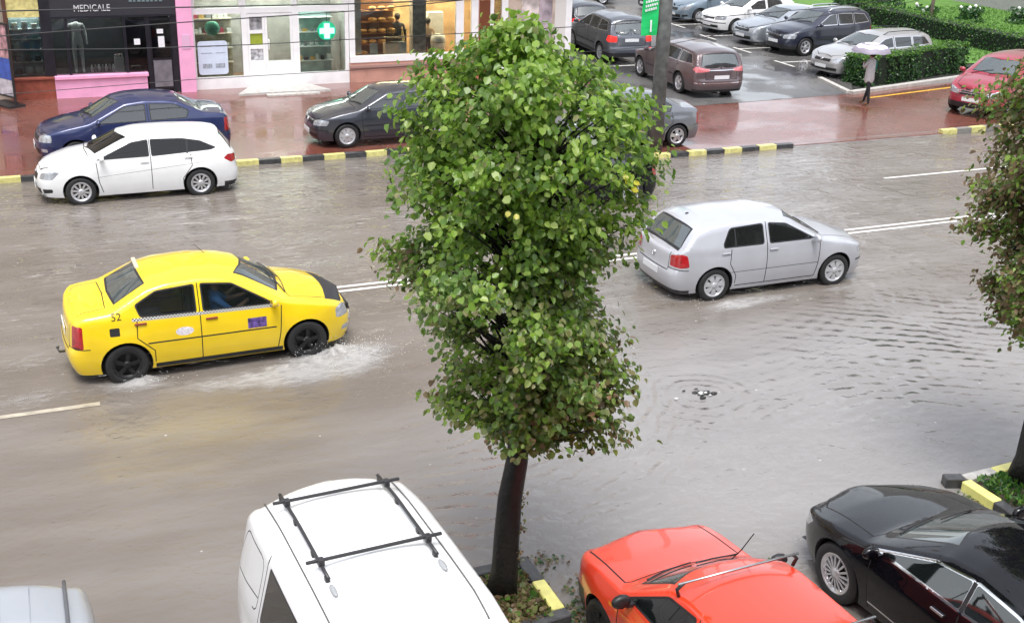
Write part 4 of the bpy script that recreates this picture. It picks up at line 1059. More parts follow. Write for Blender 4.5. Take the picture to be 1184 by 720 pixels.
# room
F_('interior_back', 5.0, 9.9, 0, 3.1, 2.3, 2.4, m_int); F_('interior_floor', 5.0, 9.9, -.001, .09, .061, 2.3, mat('shop_floor', (.35, .2, .12), .4, noise=.2)); F_('interior_side', 4.98, 5.0, .1, 3.1, .061, 2.3, m_int); F_('interior_side', 9.87, 9.89, .1, 3.1, .061, 2.3, m_int)
F_('ceiling_light', 5.6, 9.4, 3.0, 3.03, .5, 1.6, mat('pharmacy_lamp', (.8, .8, .8), .5, emit=(1, .97, .9), estr=9.))
random.seed(11)
def goods_row(x0, x1, y, z, kinds, group, label, hmin=.08, hmax=.2, cat='product'):
    x = x0
    while x < x1:
        w = random.uniform(.07, .16); h = random.uniform(hmin, hmax); b = NB(); bx(b, 0, w, 0, .1, 0, h, bev=.006); o = obj('product_box', b, m_gl[random.choice(kinds)], None); o.location = (x, y, z); tag(o, label, cat, group); x += w+random.uniform(.02, .12)
sh1 = shelf_unit('white shelf with teal and grey goods behind the right pharmacy window', 8.5, 9.6, YF+.9, [.1, .6, 1.05, 1.5, 1.95], .3, mat('shelf_white'), mat('shelf_teal', (.35, .48, .47), .5, noise=.3, nscale=4))
for z in (.62, 1.07, 1.52): goods_row(8.5, 9.5, YF+1.0, z+.001, [0, 3, 4, 6, 2], 'goods on the shelf behind the right pharmacy window', 'small carton on the white shelf behind the right pharmacy window')
sh2 = shelf_unit('beige shelf with small goods behind the left pharmacy window', 5.3, 6.5, YF+1.2, [.1, .6, 1.05, 1.5, 1.95], .3, mat('shelf_beige', (.5, .44, .36), .5), mat('shelf_olive', (.30, .28, .20), .6, noise=.4, nscale=4))
for z in (1.07, 1.52, 1.97): goods_row(5.35, 6.4, YF+1.3, z+.001, [0, 3, 6, 5], 'goods on the shelf behind the left pharmacy window', 'small carton on the beige shelf behind the left pharmacy window')
# pale blue board, green ornament
t = thing('notice_board', 'pale blue notice board standing in the left pharmacy window', 'notice board', (5.66, YF-.045, .5))
b = NB(); prism(b, rounded([(-.44, 0), (.44, 0), (.44, 1.0), (-.44, 1.0)], .1), 0, .02, 'y'); obj('board', b, mat('pale_blue', (.58, .66, .78), .5, noise=.06, nscale=5), t)
b = NB()
for z in (.84, .64): bx(b, -.35, -.02, -.006, 0, z, z+.02); bx(b, .08, .36, -.006, 0, z, z+.02)
for x in (-.32, .06): bx(b, x, x+.28, -.006, 0, .2, .33)
obj('board_lines', b, mat('board_grey', (.32, .36, .42), .5, noise=.4, nscale=20), t)
b = NB(); blob(b, (0, 0, .22), .24, 2, (1, .5, .95), .06); o = obj('green_ornament', b, mat('mint_green', (.10, .48, .30), .35, noise=.4, nscale=6), None); o.location = (5.74, YF+.3, 1.6); tag(o, 'mint green ornament hanging above the pale blue notice board', 'ornament')
b = NB(); tube(b, [(0, 0, .44), (0, 0, .68)], .01, 6); obj('string', b, m_black, o)
# pharmacy cross (lit)
t = thing('pharmacy_cross', 'lit green pharmacy cross hanging in the right pharmacy window', 'sign', (9.22, YF+.12, 1.66))
b = NB(); lathe(b, [(.001, 0), (.29, 0), (.29, .03), (.001, .03)], 'y', 28, (0, .04, 0)); obj('backing', b, mat('cross_green', (.0, .35, .18), .4, emit=(.0, .55, .27), estr=.9), t)
w = .085; a = .23; b = NB(); prism(b, [(-w, -a), (w, -a), (w, -w), (a, -w), (a, w), (w, w), (w, a), (-w, a), (-w, w), (-a, w), (-a, -w), (-w, -w)], 0, .03, 'y'); obj('cross', b, mat('cross_lit', (.3, .9, .7), .4, emit=(.35, 1., .75), estr=3.), t)
b = NB(); tube(b, [(0, .04, .28), (0, .04, .62)], .01, 6); obj('hanger', b, m_black, t)
# steps: wide pale ramp slab and step
b = NB(); prism(b, [(6.15, 35.75), (6.75, 36.93), (8.45, 36.93), (8.95, 35.75)], .03, .13); o = struct('entrance_step', b, m_conc)
b = NB(); bx(b, 6.95, 8.55, 35.45, 35.70, .03, .11, bev=.01); struct('lower_step', b, m_conc)

# --- bakery
K = thing('bakery_shop', 'bakery shopfront with a wide warm lit window above a salmon wall', 'shop', (12.6, YF, 0), 0, 'shopfronts of the long building')
def G_(n_, x0, x1, z0, z1, y0=-.06, y1=.06, m=None): return box(n_, x0-12.6, x1-12.6, y0, y1, z0, z1, m or m_white, K)
G_('lower_wall', 9.87, 14.1, 0, .52, -.10, .1, m_salmon); G_('wall_ledge', 9.87, 14.1, .521, .60, -.16, .1, mat('dull_ledge', (.36, .22, .19), .5), None) if False else G_('wall_ledge', 9.87, 14.1, .521, .60, -.16, .1, mat('dull_ledge', (.36, .22, .19), .5))
G_('wall_band', 9.87, 14.1, .601, .68, -.10, .1, m_salmon)
G_('sill', 9.88, 13.55, .681, .88, -.12, .06)
G_('frame_post', 9.88, 10.06, .88, 3.12); G_('frame_post', 13.42, 13.68, .68, 3.12); G_('frame_post', 13.95, 14.18, .68, 3.12); G_('frame_post', 13.68, 13.95, .68, .95)
G_('lintel', 9.87, 15.2, 2.95, 3.119, -.05, .05)
G_('shop_window', 10.06, 13.42, .88, 2.95, .0, .01, g_shop); G_('shop_window', 13.68, 13.95, .95, 2.95, .0, .01, g_shop)
G_('door', 14.22, 14.6, .1, 2.5, -.02, .03, mat('brown_wood', (.16, .05, .02), .4)); G_('door_frame', 14.18, 14.22, .1, 2.95, -.04, .05, m_salmon); G_('frame_post', 14.6, 14.72, .1, 2.95); G_('door_glass', 14.72, 15.0, .1, 2.95, 0, .01, g_dark); G_('frame_post', 15.0, 15.22, .1, 2.95)
G_('tiled_wall', 15.22, 16.9, 0, 3.119, -.05, .1, mat('worn_beige', (.42, .34, .28), .5, noise=.45, nscale=1.6))
G_('panel', 16.9, 17.3, 0, 3.119, -.04, .1, mat('pale_panel', (.62, .60, .57), .5)); G_('corner_post', 17.3, 17.52, 0, 3.119, -.06, .58, m_white)
G_('poster', 15.7, 16.3, 1.1, 2.6, -.062, -.051, mat('faded_poster', (.52, .46, .44), .5, noise=.6, nscale=2.5)); G_('poster', 16.32, 16.8, 1.2, 2.7, -.062, -.051, mat('mauve_poster', (.36, .30, .33), .5, noise=.5, nscale=3))
G_('interior_back', 9.9, 15.2, 0, 3.1, 2.6, 2.7, m_warm); G_('interior_floor', 9.9, 15.2, .0, .1, .101, 2.6, m_warm); G_('interior_side', 9.9, 9.92, .1, 3.1, .101, 2.6, m_warm); G_('interior_side', 15.18, 15.2, .1, 3.1, .101, 2.6, m_warm)
G_('ceiling_light', 10.4, 14.8, 3.02, 3.05, .6, 1.9, mat('bakery_lamp', (.8, .8, .8), .5, emit=(1, .80, .52), estr=14.))
G_('inner_column', 12.05, 12.5, .1, 3.1, .25, .6, mat('mottled_stone', (.42, .40, .40), .5, noise=.5, nscale=7))
G_('curtain', 10.1, 10.32, .9, 2.9, .15, .2, mat('curtain_white', (.66, .63, .62), .8, noise=.15, nscale=12))
wood = mat('shelf_wood', (.36, .17, .06), .5, noise=.3, nscale=6)
bs_ = shelf_unit('wooden bread rack behind the left of the bakery window', 10.45, 11.7, YF+.9, [.7, 1.05, 1.4, 1.75, 2.1], .35, wood, mat('rack_back', (.20, .10, .05), .6))
loaf = mat('bread_crust', (.58, .33, .11), .6, noise=.35, nscale=12)
random.seed(5)
for z in (.72, 1.07, 1.42, 1.77, 2.12):
    for i in range(4):
        if random.random() < .15: continue
        b = NB(); blob(b, (0, 0, .07), .14, 2, (1.05, .6, .5), .05); o = obj('bread_loaf', b, loaf, None); o.location = (10.62+.31*i, YF+.98, z); o.rotation_euler = (0, 0, random.uniform(-.3, .3)); tag(o, 'golden brown loaf lying on the wooden bread rack in the bakery', 'bread', 'loaves on the bakery rack')
cs = thing('display_counter', 'glass bakery counter with cakes inside the lit window', 'counter', (11.5, YF+.45, .9))
box('counter_base', -.3, .4, 0, .3, -.1, .25, m_gl[0], cs); box('counter_tray', -.28, .38, -.02, .3, .4, .42, mat('tray_gold', (.5, .36, .2), .3), cs); box('counter_glass', -.3, .4, -.03, -.02, .25, .7, g_shop, cs)
for x, lab in ((10.72, 'left white card standing on the bakery window sill'), (11.68, 'right white card standing on the bakery window sill')):
    b = NB(); bx(b, -.13, .13, 0, .012, 0, .32); o = obj('sign_card', b, m_paper, None); o.location = (x, YF+.12, .90); o.rotation_euler = (R(-8), 0, 0); tag(o, lab, 'card')
ck = thing('cake_stand', 'round gold topped cake stand in front of the pinkish shop counter', 'cake stand', (13.0, YF+.5, .9))
b = NB(); lathe(b, [(.001, 0), (.22, 0), (.26, .25), (.22, .45), (.001, .5)], 'z', 20); obj('stand', b, m_gl[0], ck, True); b = NB(); lathe(b, [(.2, .15), (.27, .25), (.2, .30)], 'z', 20); obj('gold_band', b, m_gl[6], ck, True)
b = NB(); bx(b, 12.6, 13.38, YF+1.0, YF+1.4, .1, 1.15, bev=.02); tag(obj('shop_counter', b, mat('pinkish_counter', (.5, .3, .26), .5, noise=.2), None), 'pinkish counter behind the right half of the bakery window', 'counter')
b = NB(); bx(b, 12.85, 13.38, YF+1.05, YF+1.3, 1.16, 2.0, bev=.02); tag(obj('white_cabinet', b, m_gl[0], None), 'white cabinet standing on the pinkish bakery counter', 'cabinet')
skin = mat('skin', (.50, .30, .22), .5); hairm = mat('dark_hair', (.02, .015, .012), .6)
J, B = stand_joints(1.68)
pb = figure('person', J, B, [mat('tan_jumper', (.42, .30, .22), .8), mat('dark_skirt', (.05, .04, .05), .8), skin, hairm], None, 1, (12.72, YF+.75, .15), R(170)); tag(pb, 'person in a tan top with dark hair inside the bakery', 'person')
b = NB(); blob(b, (0, .015, 1.63), .105, 2, (.95, 1, 1.05)); obj('hair', b, hairm, pb)
J, B = stand_joints(1.75)
pb = figure('person', J, B, [mat('dark_coat', (.03, .035, .045), .8), mat('dark_skirt'), skin, hairm], None, 1, (11.85, YF+1.25, .2), R(160)); tag(pb, 'person in a dark coat beside the bread rack', 'person')
b = NB(); blob(b, (0, .015, 1.68), .105, 2, (.95, 1, 1.05)); obj('hair', b, hairm, pb)

# outdoor display stand at the left edge
t = thing('poster_stand', 'dark framed outdoor display stand with blue and red posters at the left edge', 'display stand', (-.22, 36.15, ZP), R(-58))
b = NB(); bx(b, -.45, -.41, -.03, .03, 0, 2.3); bx(b, .41, .45, -.03, .03, 0, 2.3); bx(b, -.41, .41, -.03, .03, 2.25, 2.3); bx(b, -.41, .41, -.03, .03, .25, .3); obj('frame', b, mat('stand_black', (.02, .02, .022), .4), t)
box('poster', -.41, .41, -.01, .01, 1.35, 2.25, mat('poster_mixed', (.35, .20, .22), .4, noise=.8, nscale=6), t); box('poster', -.41, .41, -.01, .01, .75, 1.33, mat('poster_blue', (.04, .09, .38), .4, noise=.4, nscale=5), t); box('poster', -.41, .41, -.01, .01, .3, .73, mat('poster_pale', (.45, .43, .47), .4, noise=.4, nscale=5), t)
b = NB(); bx(b, -.5, .5, -.25, .25, 0, .06); obj('foot', b, mat('stand_black'), t)

# building and wall at the far right
FB = thing('pale_building', 'pale rendered building behind the far hedge at the top right', 'building', (52, 48, 0))
b = NB(); bx(b, -6.5, 14, -22, 10, .45, 14); obj('wall', b, mat('pale_render', (.55, .52, .50), .7, noise=.08, nscale=1.), FB)
b = NB(); bx(b, -6.6, -6.501, -22.1, 10, 0, .75); obj('base_course', b, mat('grey_base', (.34, .32, .32), .6, noise=.1), FB)
for i in range(5):
    f = box('window', -6.56, -6.502, -19+i*5, -17.2+i*5, 2.6, 4.2, m_white, FB); box('pane', -6.575, -6.562, -18.9+i*5, -17.3+i*5, 2.7, 4.1, mat('upper_pane'), f)
b = NB(); bx(b, 17, 60, 92, 100, 0, 14); NBD = NB(); bx(NBD, -34, 46, -16, -1.4, 0, 9.2); tag(obj('near_block', NBD, mat('near_render', (.30, .27, .24), .8, noise=.15, nscale=.6), None), 'unseen block of flats the photograph is taken from, behind the camera', 'building')  # unseen block added to darken near car sides, kept low for light
bk = obj('far_block', b, mat('far_render', (.40, .37, .34), .8, noise=.15, nscale=.6), None); tag(bk, 'long block of flats closing the far end of the car park', 'building')

# ------------------------------------------------------------ pole, banner, cables
t = thing('concrete_pole', 'round grey concrete pole standing beside the silver parked car', 'pole', (15.14, 26.55, 0))
b = NB(); tube(b, [(0, 0, 0), (0, 0, 4.5), (0, 0, 9.)], [.19, .17, .15], 20); obj('shaft', b, mat('pole_concrete', (.16, .165, .16), .5, noise=.4, nscale=5, bump=.5, bscale=18), t, True)
b = NB(); tube(b, [(-.17, 0, 3.05), (-.45, 0, 3.05)], .015, 6); obj('bracket', b, mat('steel_grey', (.2, .2, .2), .4, .8), t)
bn = thing('green_banner', 'green vertical banner with white writing hung on the left of the concrete pole', 'banner', (14.70, 26.5, 3.0))
b = NB()
for i in range(14):
    z0 = i*.16; y = .02*math.sin(i*.7)
for i in range(14):
    z0, z1 = i*.16, (i+1)*.16; y0, y1 = .025*math.sin(i*.6), .025*math.sin((i+1)*.6)
    vs = [(-.22, y0, z0), (.22, -y0, z0), (.22, -y1, z1), (-.22, y1, z1)]
    b.faces.new([b.verts.new(v) for v in vs])
bmesh.ops.remove_doubles(b, verts=b.verts, dist=1e-4); bmesh.ops.solidify(b, geom=b.faces[:], thickness=.006)
obj('cloth', b, mat('banner_green', (.01, .50, .13), .45, noise=.08, nscale=5), bn)
text_obj('banner_number', '1', .42, m_paper, bn, (.02, -.035, .22), sx=1.)
b = NB()
for k, z in enumerate((.62, .72, .82)):
    b = NB(); x = -.16
    while x < .16:
        w = random.uniform(.03, .05); bx(b, x, x+w, -.038, -.03, z+(x*.2), z+.055+(x*.2)); x += w+.018
    obj('banner_strokes', b, m_paper, bn)
wire = mat('cable_black', (.02, .02, .022), .5)
def cable(label, pts, r_):
    b = NB(); P = [Vector(p) for p in pts]; out = []
    for i in range(len(P)-1):
        for k in range(10): out.append(P[i].lerp(P[i+1], k/10))
    out.append(P[-1]); tube(b, out, r_, 5); tag(obj('overhead_cable', b, wire, None), label, 'cable')
cable('topmost thick overhead cable in front of the shops', [(-12, 27, 3.98), (0, 27, 3.91), (7.2, 27, 3.88), (15.2, 26.7, 4.0), (40, 26, 5.2)], .016)
cable('second overhead cable from the top rising to the right', [(-12, 27, 2.95), (-.13, 27, 3.41), (3.33, 27, 3.57), (7.56, 27, 3.73), (10.07, 27, 3.91), (15.2, 26.6, 4.3)], .013)
cable('third overhead cable crossing the shop windows', [(-12, 27, 3.3), (-.17, 27, 3.13), (2.22, 27, 3.06), (4.97, 27, 3.05), (10.3, 27, 3.14), (15.2, 26.6, 3.32), (20, 27, 3.46), (40, 28, 4.6)], .011)
cable('lowest thin overhead cable crossing in front of the plinths', [(-12, 27, 2.0), (.06, 27, 2.22), (3.61, 27, 2.34), (7.12, 27, 2.38), (15.2, 26.6, 2.72), (18.82, 27, 3.13), (22.25, 27, 3.45), (40, 28, 5.6)], .008)
# ------------------------------------------------------------ foliage
def leaf_mat(name, cols, rough=.4, trans=.48):
    m = bpy.data.materials.new(name); m.use_nodes = True; n = m.node_tree; n.nodes.clear(); L = n.links
    out = n.nodes.new('ShaderNodeOutputMaterial'); geo = n.nodes.new('ShaderNodeNewGeometry'); cr = n.nodes.new('ShaderNodeValToRGB')
    el = cr.color_ramp.elements
    while len(el) < len(cols): el.new(.5)
    for i, (p, c) in enumerate(cols): el[i].position = p; el[i].color = (*c, 1)
    L.new(geo.outputs['Random Per Island'], cr.inputs[0])
    p = n.nodes.new('ShaderNodeBsdfPrincipled'); p.inputs['Roughness'].default_value = rough; L.new(cr.outputs[0], p.inputs['Base Color']); p.inputs['Coat Weight'].default_value = .25; p.inputs['Coat Roughness'].default_value = .2
    t = n.nodes.new('ShaderNodeBsdfTranslucent'); h = n.nodes.new('ShaderNodeHueSaturation'); h.inputs['Value'].default_value = 1.5; L.new(cr.outputs[0], h.inputs['Color']); L.new(h.outputs[0], t.inputs[0])
    mx = n.nodes.new('ShaderNodeMixShader'); mx.inputs[0].default_value = trans; L.new(p.outputs[0], mx.inputs[1]); L.new(t.outputs[0], mx.inputs[2]); L.new(mx.outputs[0], out.inputs[0]); return m
def leaves_mesh(name, pos, nrm, dirs, size, slots, mats_, parent=None, narrow=1.):
    N = len(pos); pos = np.asarray(pos); nrm = np.asarray(nrm); dirs = np.asarray(dirs)
    nrm = nrm/np.linalg.norm(nrm, axis=1)[:, None]; d = dirs-nrm*np.sum(dirs*nrm, 1)[:, None]; d /= np.linalg.norm(d, axis=1)[:, None]+1e-9; s = np.cross(nrm, d)
    shp = [(0, 0, 0), (.28, .40, .10), (.70, .34, .08), (1.0, 0, -.06), (.70, -.34, .08), (.28, -.40, .10)]
    V = np.zeros((N, 6, 3)); size = np.asarray(size)[:, None]
    fold = rng.uniform(-.6, 2.6, (N, 1)); curl = rng.uniform(-.28, .12, (N, 1)); asp = narrow*rng.uniform(.75, 1.15, (N, 1))
    for i, (u, v, w) in enumerate(shp): V[:, i] = pos+size*(d*(u-.3)+s*v*asp+nrm*(w*fold+curl*u*u))
    F = np.zeros((N, 2, 4), int); base = np.arange(N)[:, None]*6; F[:, 0] = base+np.array([0, 1, 2, 3]); F[:, 1] = base+np.array([0, 3, 4, 5])
    me = bpy.data.meshes.new(name); me.vertices.add(N*6); me.vertices.foreach_set('co', V.ravel()); me.loops.add(N*8); me.loops.foreach_set('vertex_index', F.ravel())
    me.polygons.add(N*2); me.polygons.foreach_set('loop_start', np.arange(N*2)*4); me.polygons.foreach_set('loop_total', np.full(N*2, 4)); me.polygons.foreach_set('material_index', np.repeat(np.asarray(slots, dtype=np.int32), 2))
    me.update(calc_edges=True); return link(name, me, parent, mats_)
green = leaf_mat('linden_leaf', [(0, (.06, .125, .022)), (.35, (.11, .20, .035)), (.7, (.17, .285, .05)), (.92, (.26, .38, .085)), (1, (.36, .46, .15))])
bright = leaf_mat('linden_leaf_young', [(0, (.09, .18, .022)), (.4, (.17, .30, .035)), (.8, (.27, .40, .06)), (1, (.38, .48, .14))])
olive = leaf_mat('linden_leaf_dull', [(0, (.08, .125, .035)), (.5, (.15, .20, .055)), (.85, (.25, .26, .10)), (1, (.34, .31, .16))])
dry = leaf_mat('linden_leaf_dry', [(0, (.10, .065, .03)), (.4, (.20, .135, .07)), (.7, (.32, .23, .14)), (1, (.20, .21, .08))], .6)
yellow = leaf_mat('linden_leaf_yellow', [(0, (.55, .50, .03)), (1, (.65, .60, .08))])
bark = mat('wet_bark', (.006, .005, .0045), .6, noise=.6, nscale=9, bump=1.2, bscale=22)
NV = np.array([fw[0], fw[1], 0.]); NV /= np.linalg.norm(NV); RV = np.array([NV[1], -NV[0], 0.])
def linden(label, T, prof, ztop, lean, nclump, per, dryfn, seed, yel=(), r0=.19, holes=()):
    g = np.random.default_rng(seed); t = thing('linden_tree', label, 'tree', (T[0], T[1], .08), 0, 'street trees in the kerbside planters'); T3 = np.array([T[0], T[1], 0.])
    zs = np.array([p[0] for p in prof]); aL = np.array([p[1] for p in prof]); aR = np.array([p[2] for p in prof])
    zb = zs.min(); off = lambda z: (np.interp(z, zs, aL)+np.interp(z, zs, aR))/2; rad = lambda z: (np.interp(z, zs, aR)-np.interp(z, zs, aL))/2
    def trunkpt(z): return T3+RV*(lean*(z/2.))*min(1, 1.)+np.array([0, 0, z]) if z < 2.2 else T3+RV*(lean*1.1+(z-2.2)*.02)+np.array([0, 0, z])
    O = np.array([T[0], T[1], .08])
    b = NB(); zz = list(np.linspace(.02, ztop-.5, 14)); pts = [trunkpt(z)-O+np.array([.015*math.sin(z*4), .015*math.cos(z*5), 0]) for z in zz]
    rr = [max(.02, r0*(1.18 if i == 0 else 1.)*(1-.42*min(1, z/2.2)) if z < 2.2 else r0*.58*(1-(z-2.2)/(ztop-2.2)*.8)) for i, z in enumerate(zz)]
    tube(b, pts, rr, 18)
    for v in b.verts:
        if v.co.z < 2.4:
            a = math.atan2(v.co.y, v.co.x); v.co.x *= 1+.10*math.sin(a*5+v.co.z*2); v.co.y *= 1+.10*math.sin(a*4-v.co.z*3)
    obj('trunk', b, bark, t, True)
    tips = []
    while len(tips) < nclump:
        z = g.uniform(zb, ztop); r_ = rad(z)
        if g.uniform(0, 1) > r_/1.35+.15: continue
        ph = g.uniform(0, 2*math.pi); q = g.uniform(.12, 1)**.42
        lump = 1+.14*math.sin(ph*3+z*2.3+seed)+.10*math.sin(ph*5-z*3.7)
        rr_ = max(.05, (r_-.07)*lump)*q
        p = T3+RV*(off(z)+math.cos(ph)*rr_)+NV*math.sin(ph)*rr_*.95+np.array([0, 0, z])
        if any(np.hypot((p-T3)@RV-hx, z-hz) < hr for hx, hz, hr in holes) and q > .3 : continue
        tips.append((p, z, ph, q))
    bb = NB()
    for p, z, ph, q in tips:
        if g.uniform() > .55 and q < .6: continue
        z0 = max(1.95, z-.35-.5*q*rad(z)); a = trunkpt(z0); m = (a+p)/2+np.array([0, 0, .05])+g.normal(0, .04, 3)
        tube(bb, [a-O, m-O, p-O], [.018+.010*q, .010, .003], 4, cap=False)
    obj('branches', bb, bark, t, True)
    P = []; Nn = []; D = []; S_ = []; sl = []
    for p, z, ph, q in tips:
        outv = RV*math.cos(ph)+NV*math.sin(ph); brt = g.uniform() < (.75 if z > 4.3 else .50)*(1 if seed == 4 else .5); k = int(per*g.uniform(.6, 1.35)); tw = g.normal(0, 1, 3); tw /= np.linalg.norm(tw)
        axis = outv*.8+np.array([0, 0, g.uniform(-.5, .5)]); axis /= np.linalg.norm(axis)
        for i in range(k):
            u = g.uniform(-.24, .16); pp = p+axis*u+g.normal(0, .078, 3)
            nn = np.array([0, 0, 1.])*g.uniform(.3, 1.1)+outv*g.uniform(.0, 1.0)+g.normal(0, .42, 3); dd = outv*.6+np.array([0, 0, -.75])+g.normal(0, .45, 3)
            P.append(pp); Nn.append(nn); D.append(dd); S_.append(g.uniform(.045, .088)); w = dryfn((pp-T3)@RV, pp[2], g)
            sl.append(4 if (w == 0 and brt) else w)
    for (yx, yz, k) in yel:
        for i in range(k):
            P.append(T3+RV*yx-NV*(rad(yz)*.85)+np.array([0, 0, yz])+g.normal(0, .05, 3)); Nn.append([-NV[0]*.7, -NV[1]*.7, .8]); D.append(g.normal(0, 1, 3)); S_.append(.06); sl.append(3)
    for i in range(60):
        zz_ = g.choice([.55, .72, .95, 1.3])+g.normal(0, .05); P.append(trunkpt(zz_)+RV*(r0*.72+abs(g.normal(0, .035)))+NV*g.normal(-.03, .05)); Nn.append(g.normal(0, 1, 3)); D.append(g.normal(0, 1, 3)); S_.append(g.uniform(.03, .05)); sl.append(int(g.choice([1, 2])))
    P = np.array(P)-O
    leaves_mesh('crown', P, Nn, D, S_, sl, [green, olive, dry, yellow, bright], t); return t
prof1 = [(2.02, .10, .50), (2.12, -.10, .85), (2.24, -.34, 1.12), (2.5, -.68, 1.26), (2.98, -.80, 1.24), (3.45, -.98, 1.14), (3.70, -1.22, 1.0), (3.9, -1.45, .95), (4.15, -1.02, 1.0), (4.45, -1.24, 1.16), (4.8, -1.08, 1.24), (5.1, -1.06, 1.32), (5.35, -1.04, 1.26), (5.58, -.96, 1.10), (5.76, -.60, .74), (5.94, -.22, .38), (6.03, -.02, .1)]
def dry1(x, z, g):
    u = g.uniform()
    if z < 4.0 and u < .30: return 1
    if (x > .8 or x < -.85) and z < 4.0 and u < .44: return 2
    if z < 3.0 and u < .36: return 2
    return 1 if u > .90 else 0
linden('bushy green linden tree standing in the centre between the white van and the red car', (4.15, 9.85), prof1, 5.99, .12, 350, 84, dry1, 4, yel=((1.0, 4.95, 8), (-.02, 4.62, 2)), r0=.158, holes=((-1.3, 3.55, .16), (1.2, 3.75, .2), (1.2, 2.62, .1)))
prof2 = [(2.05, -.2, .6), (2.25, -.65, .8), (2.6, -1.0, 1.1), (3.2, -1.05, 1.2), (4.1, -1.16, 1.3), (4.8, -1.20, 1.3), (5.2, -1.08, 1.2), (5.6, -.8, .9), (6.0, -.3, .3)]
def dry2(x, z, g):
    u = g.uniform(); e = (.52 if z < 4.6 else .34) if x < -.5 else .22
    return 2 if u < e else (1 if u < e+.15 else 0)
linden('linden tree with browning leaves standing at the right edge behind the black car', (11.32, 9.85), prof2, 6.0, .08, 440, 74, dry2, 9, r0=.17)

# hedges, lawn, shrubs
hgreen = leaf_mat('hedge_leaf', [(0, (.018, .06, .015)), (.6, (.035, .11, .026)), (1, (.08, .19, .045))], .35)
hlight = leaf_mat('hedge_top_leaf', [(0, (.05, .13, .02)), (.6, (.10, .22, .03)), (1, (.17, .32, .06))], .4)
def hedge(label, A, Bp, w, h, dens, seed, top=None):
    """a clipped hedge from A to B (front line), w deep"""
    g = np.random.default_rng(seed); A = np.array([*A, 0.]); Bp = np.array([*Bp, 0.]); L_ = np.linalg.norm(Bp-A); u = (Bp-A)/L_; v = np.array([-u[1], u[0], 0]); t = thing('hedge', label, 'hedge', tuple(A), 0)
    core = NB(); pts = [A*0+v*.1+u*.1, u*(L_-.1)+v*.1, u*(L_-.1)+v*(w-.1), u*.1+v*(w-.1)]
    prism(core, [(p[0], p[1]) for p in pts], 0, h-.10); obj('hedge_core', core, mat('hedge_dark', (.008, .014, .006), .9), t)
    N = int(dens*L_*(h*2+w)); P = []; Nn = []; D = []; S_ = []; sl = []
    for i in range(N):
        r_ = g.uniform(0, h*2+w+h*.6); a = g.uniform(0, L_); wob = .10*math.sin(a*2.1)+.08*math.sin(a*5.3+seed)+.05*math.sin(a*11.7+r_*4)
        if r_ < h: p = u*a+v*(.02+wob*.6)+np.array([0, 0, r_]); nn = -v
        elif r_ < h+w: p = u*a+v*(r_-h)+np.array([0, 0, h+wob*.6]); nn = np.array([0, 0, 1.])
        elif r_ < 2*h+w: p = u*a+v*w+np.array([0, 0, r_-h-w]); nn = v
        else:
            e = g.uniform() < .5; p = (u*0 if e else u*L_)+v*g.uniform(0, w)+np.array([0, 0, g.uniform(0, h)]); nn = -u if e else u
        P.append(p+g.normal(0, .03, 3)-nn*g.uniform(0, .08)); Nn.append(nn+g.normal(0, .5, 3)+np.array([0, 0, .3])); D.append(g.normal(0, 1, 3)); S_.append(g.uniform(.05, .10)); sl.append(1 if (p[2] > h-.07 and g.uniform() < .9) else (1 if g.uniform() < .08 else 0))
    leaves_mesh('hedge_leaves', np.array(P), Nn, D, S_, sl, [hgreen, hlight], t); return t
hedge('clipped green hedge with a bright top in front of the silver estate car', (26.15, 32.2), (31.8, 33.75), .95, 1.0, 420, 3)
hedge('low dark clipped hedge running along the lawn towards the pale building', (36.6, 34.6), (36.2, 46.5), 1.0, .9, 160, 5)
lawn = mat('lawn_ground', (.09, .20, .03), .8, noise=.25, nscale=3, bump=1., bscale=50)
b = NB(); sheet(b, [(30.0, 34.6), (31.6, 34.9), (45.4, 33.2), (45.4, 60), (31.2, 60), (31.2, 40)], ZP+.03); struct('lawn', b, lawn)
g = np.random.default_rng(8); N = 14000; P = np.c_[g.uniform(30.6, 45.2, N), g.uniform(34.9, 48, N), np.full(N, ZP+.05)]
o = leaves_mesh('lawn_grass', P, np.c_[g.normal(0, .8, (N, 2)), np.full(N, .5)], np.c_[g.normal(0, .3, (N, 2)), np.ones(N)], g.uniform(.06, .12, N), g.integers(0, 2, N), [hlight, hlight], None, .35); tag(o, kind='stuff'); o['label'] = 'short bright green grass of the lawn behind the hedge'; o['category'] = 'grass'
def shrub(name, label, x, y, h, r_, n, m, seed, cat='shrub', group=None, cone=.5, flower=None):
    g = np.random.default_rng(seed); t = thing(name, label, cat, (x, y, ZP), 0, group); b = NB(); tube(b, [(0, 0, 0), (0, 0, h*.7)], [.05, .02], 6); obj('stem', b, bark, t)
    P = []; Nn = []
    for i in range(n):
        z = g.uniform(.05, 1); rr = r_*(1-cone*z)*math.sqrt(g.uniform(.2, 1))*(1+.2*math.sin(z*9)); ph = g.uniform(0, 6.283); P.append((rr*math.cos(ph), rr*math.sin(ph), z*h)); Nn.append((math.cos(ph)+g.normal(0, .4), math.sin(ph)+g.normal(0, .4), .6+g.normal(0, .4)))
    leaves_mesh('foliage', np.array(P), Nn, g.normal(0, 1, (n, 3)), g.uniform(.08, .15, n), np.zeros(n, int), [m], t)
    if flower:
        b = NB()
        for i in range(6): ph = g.uniform(0, 6.28); rr = r_*g.uniform(.2, .9); blob(b, (rr*math.cos(ph), rr*math.sin(ph), h*g.uniform(.75, 1.1)), .09, 1)
        obj('blossom', b, flower, t)
    return t
shrub('conifer_shrub', 'tall dark green shrub at the near end of the far hedge', 36.2, 45.5, 2.3, 1.5, 2600, hgreen, 21)
shrub('conifer_shrub', 'dark shrub just behind the tall dark green one by the far hedge', 38.2, 46.5, 1.7, 1.2, 1600, hgreen, 22)
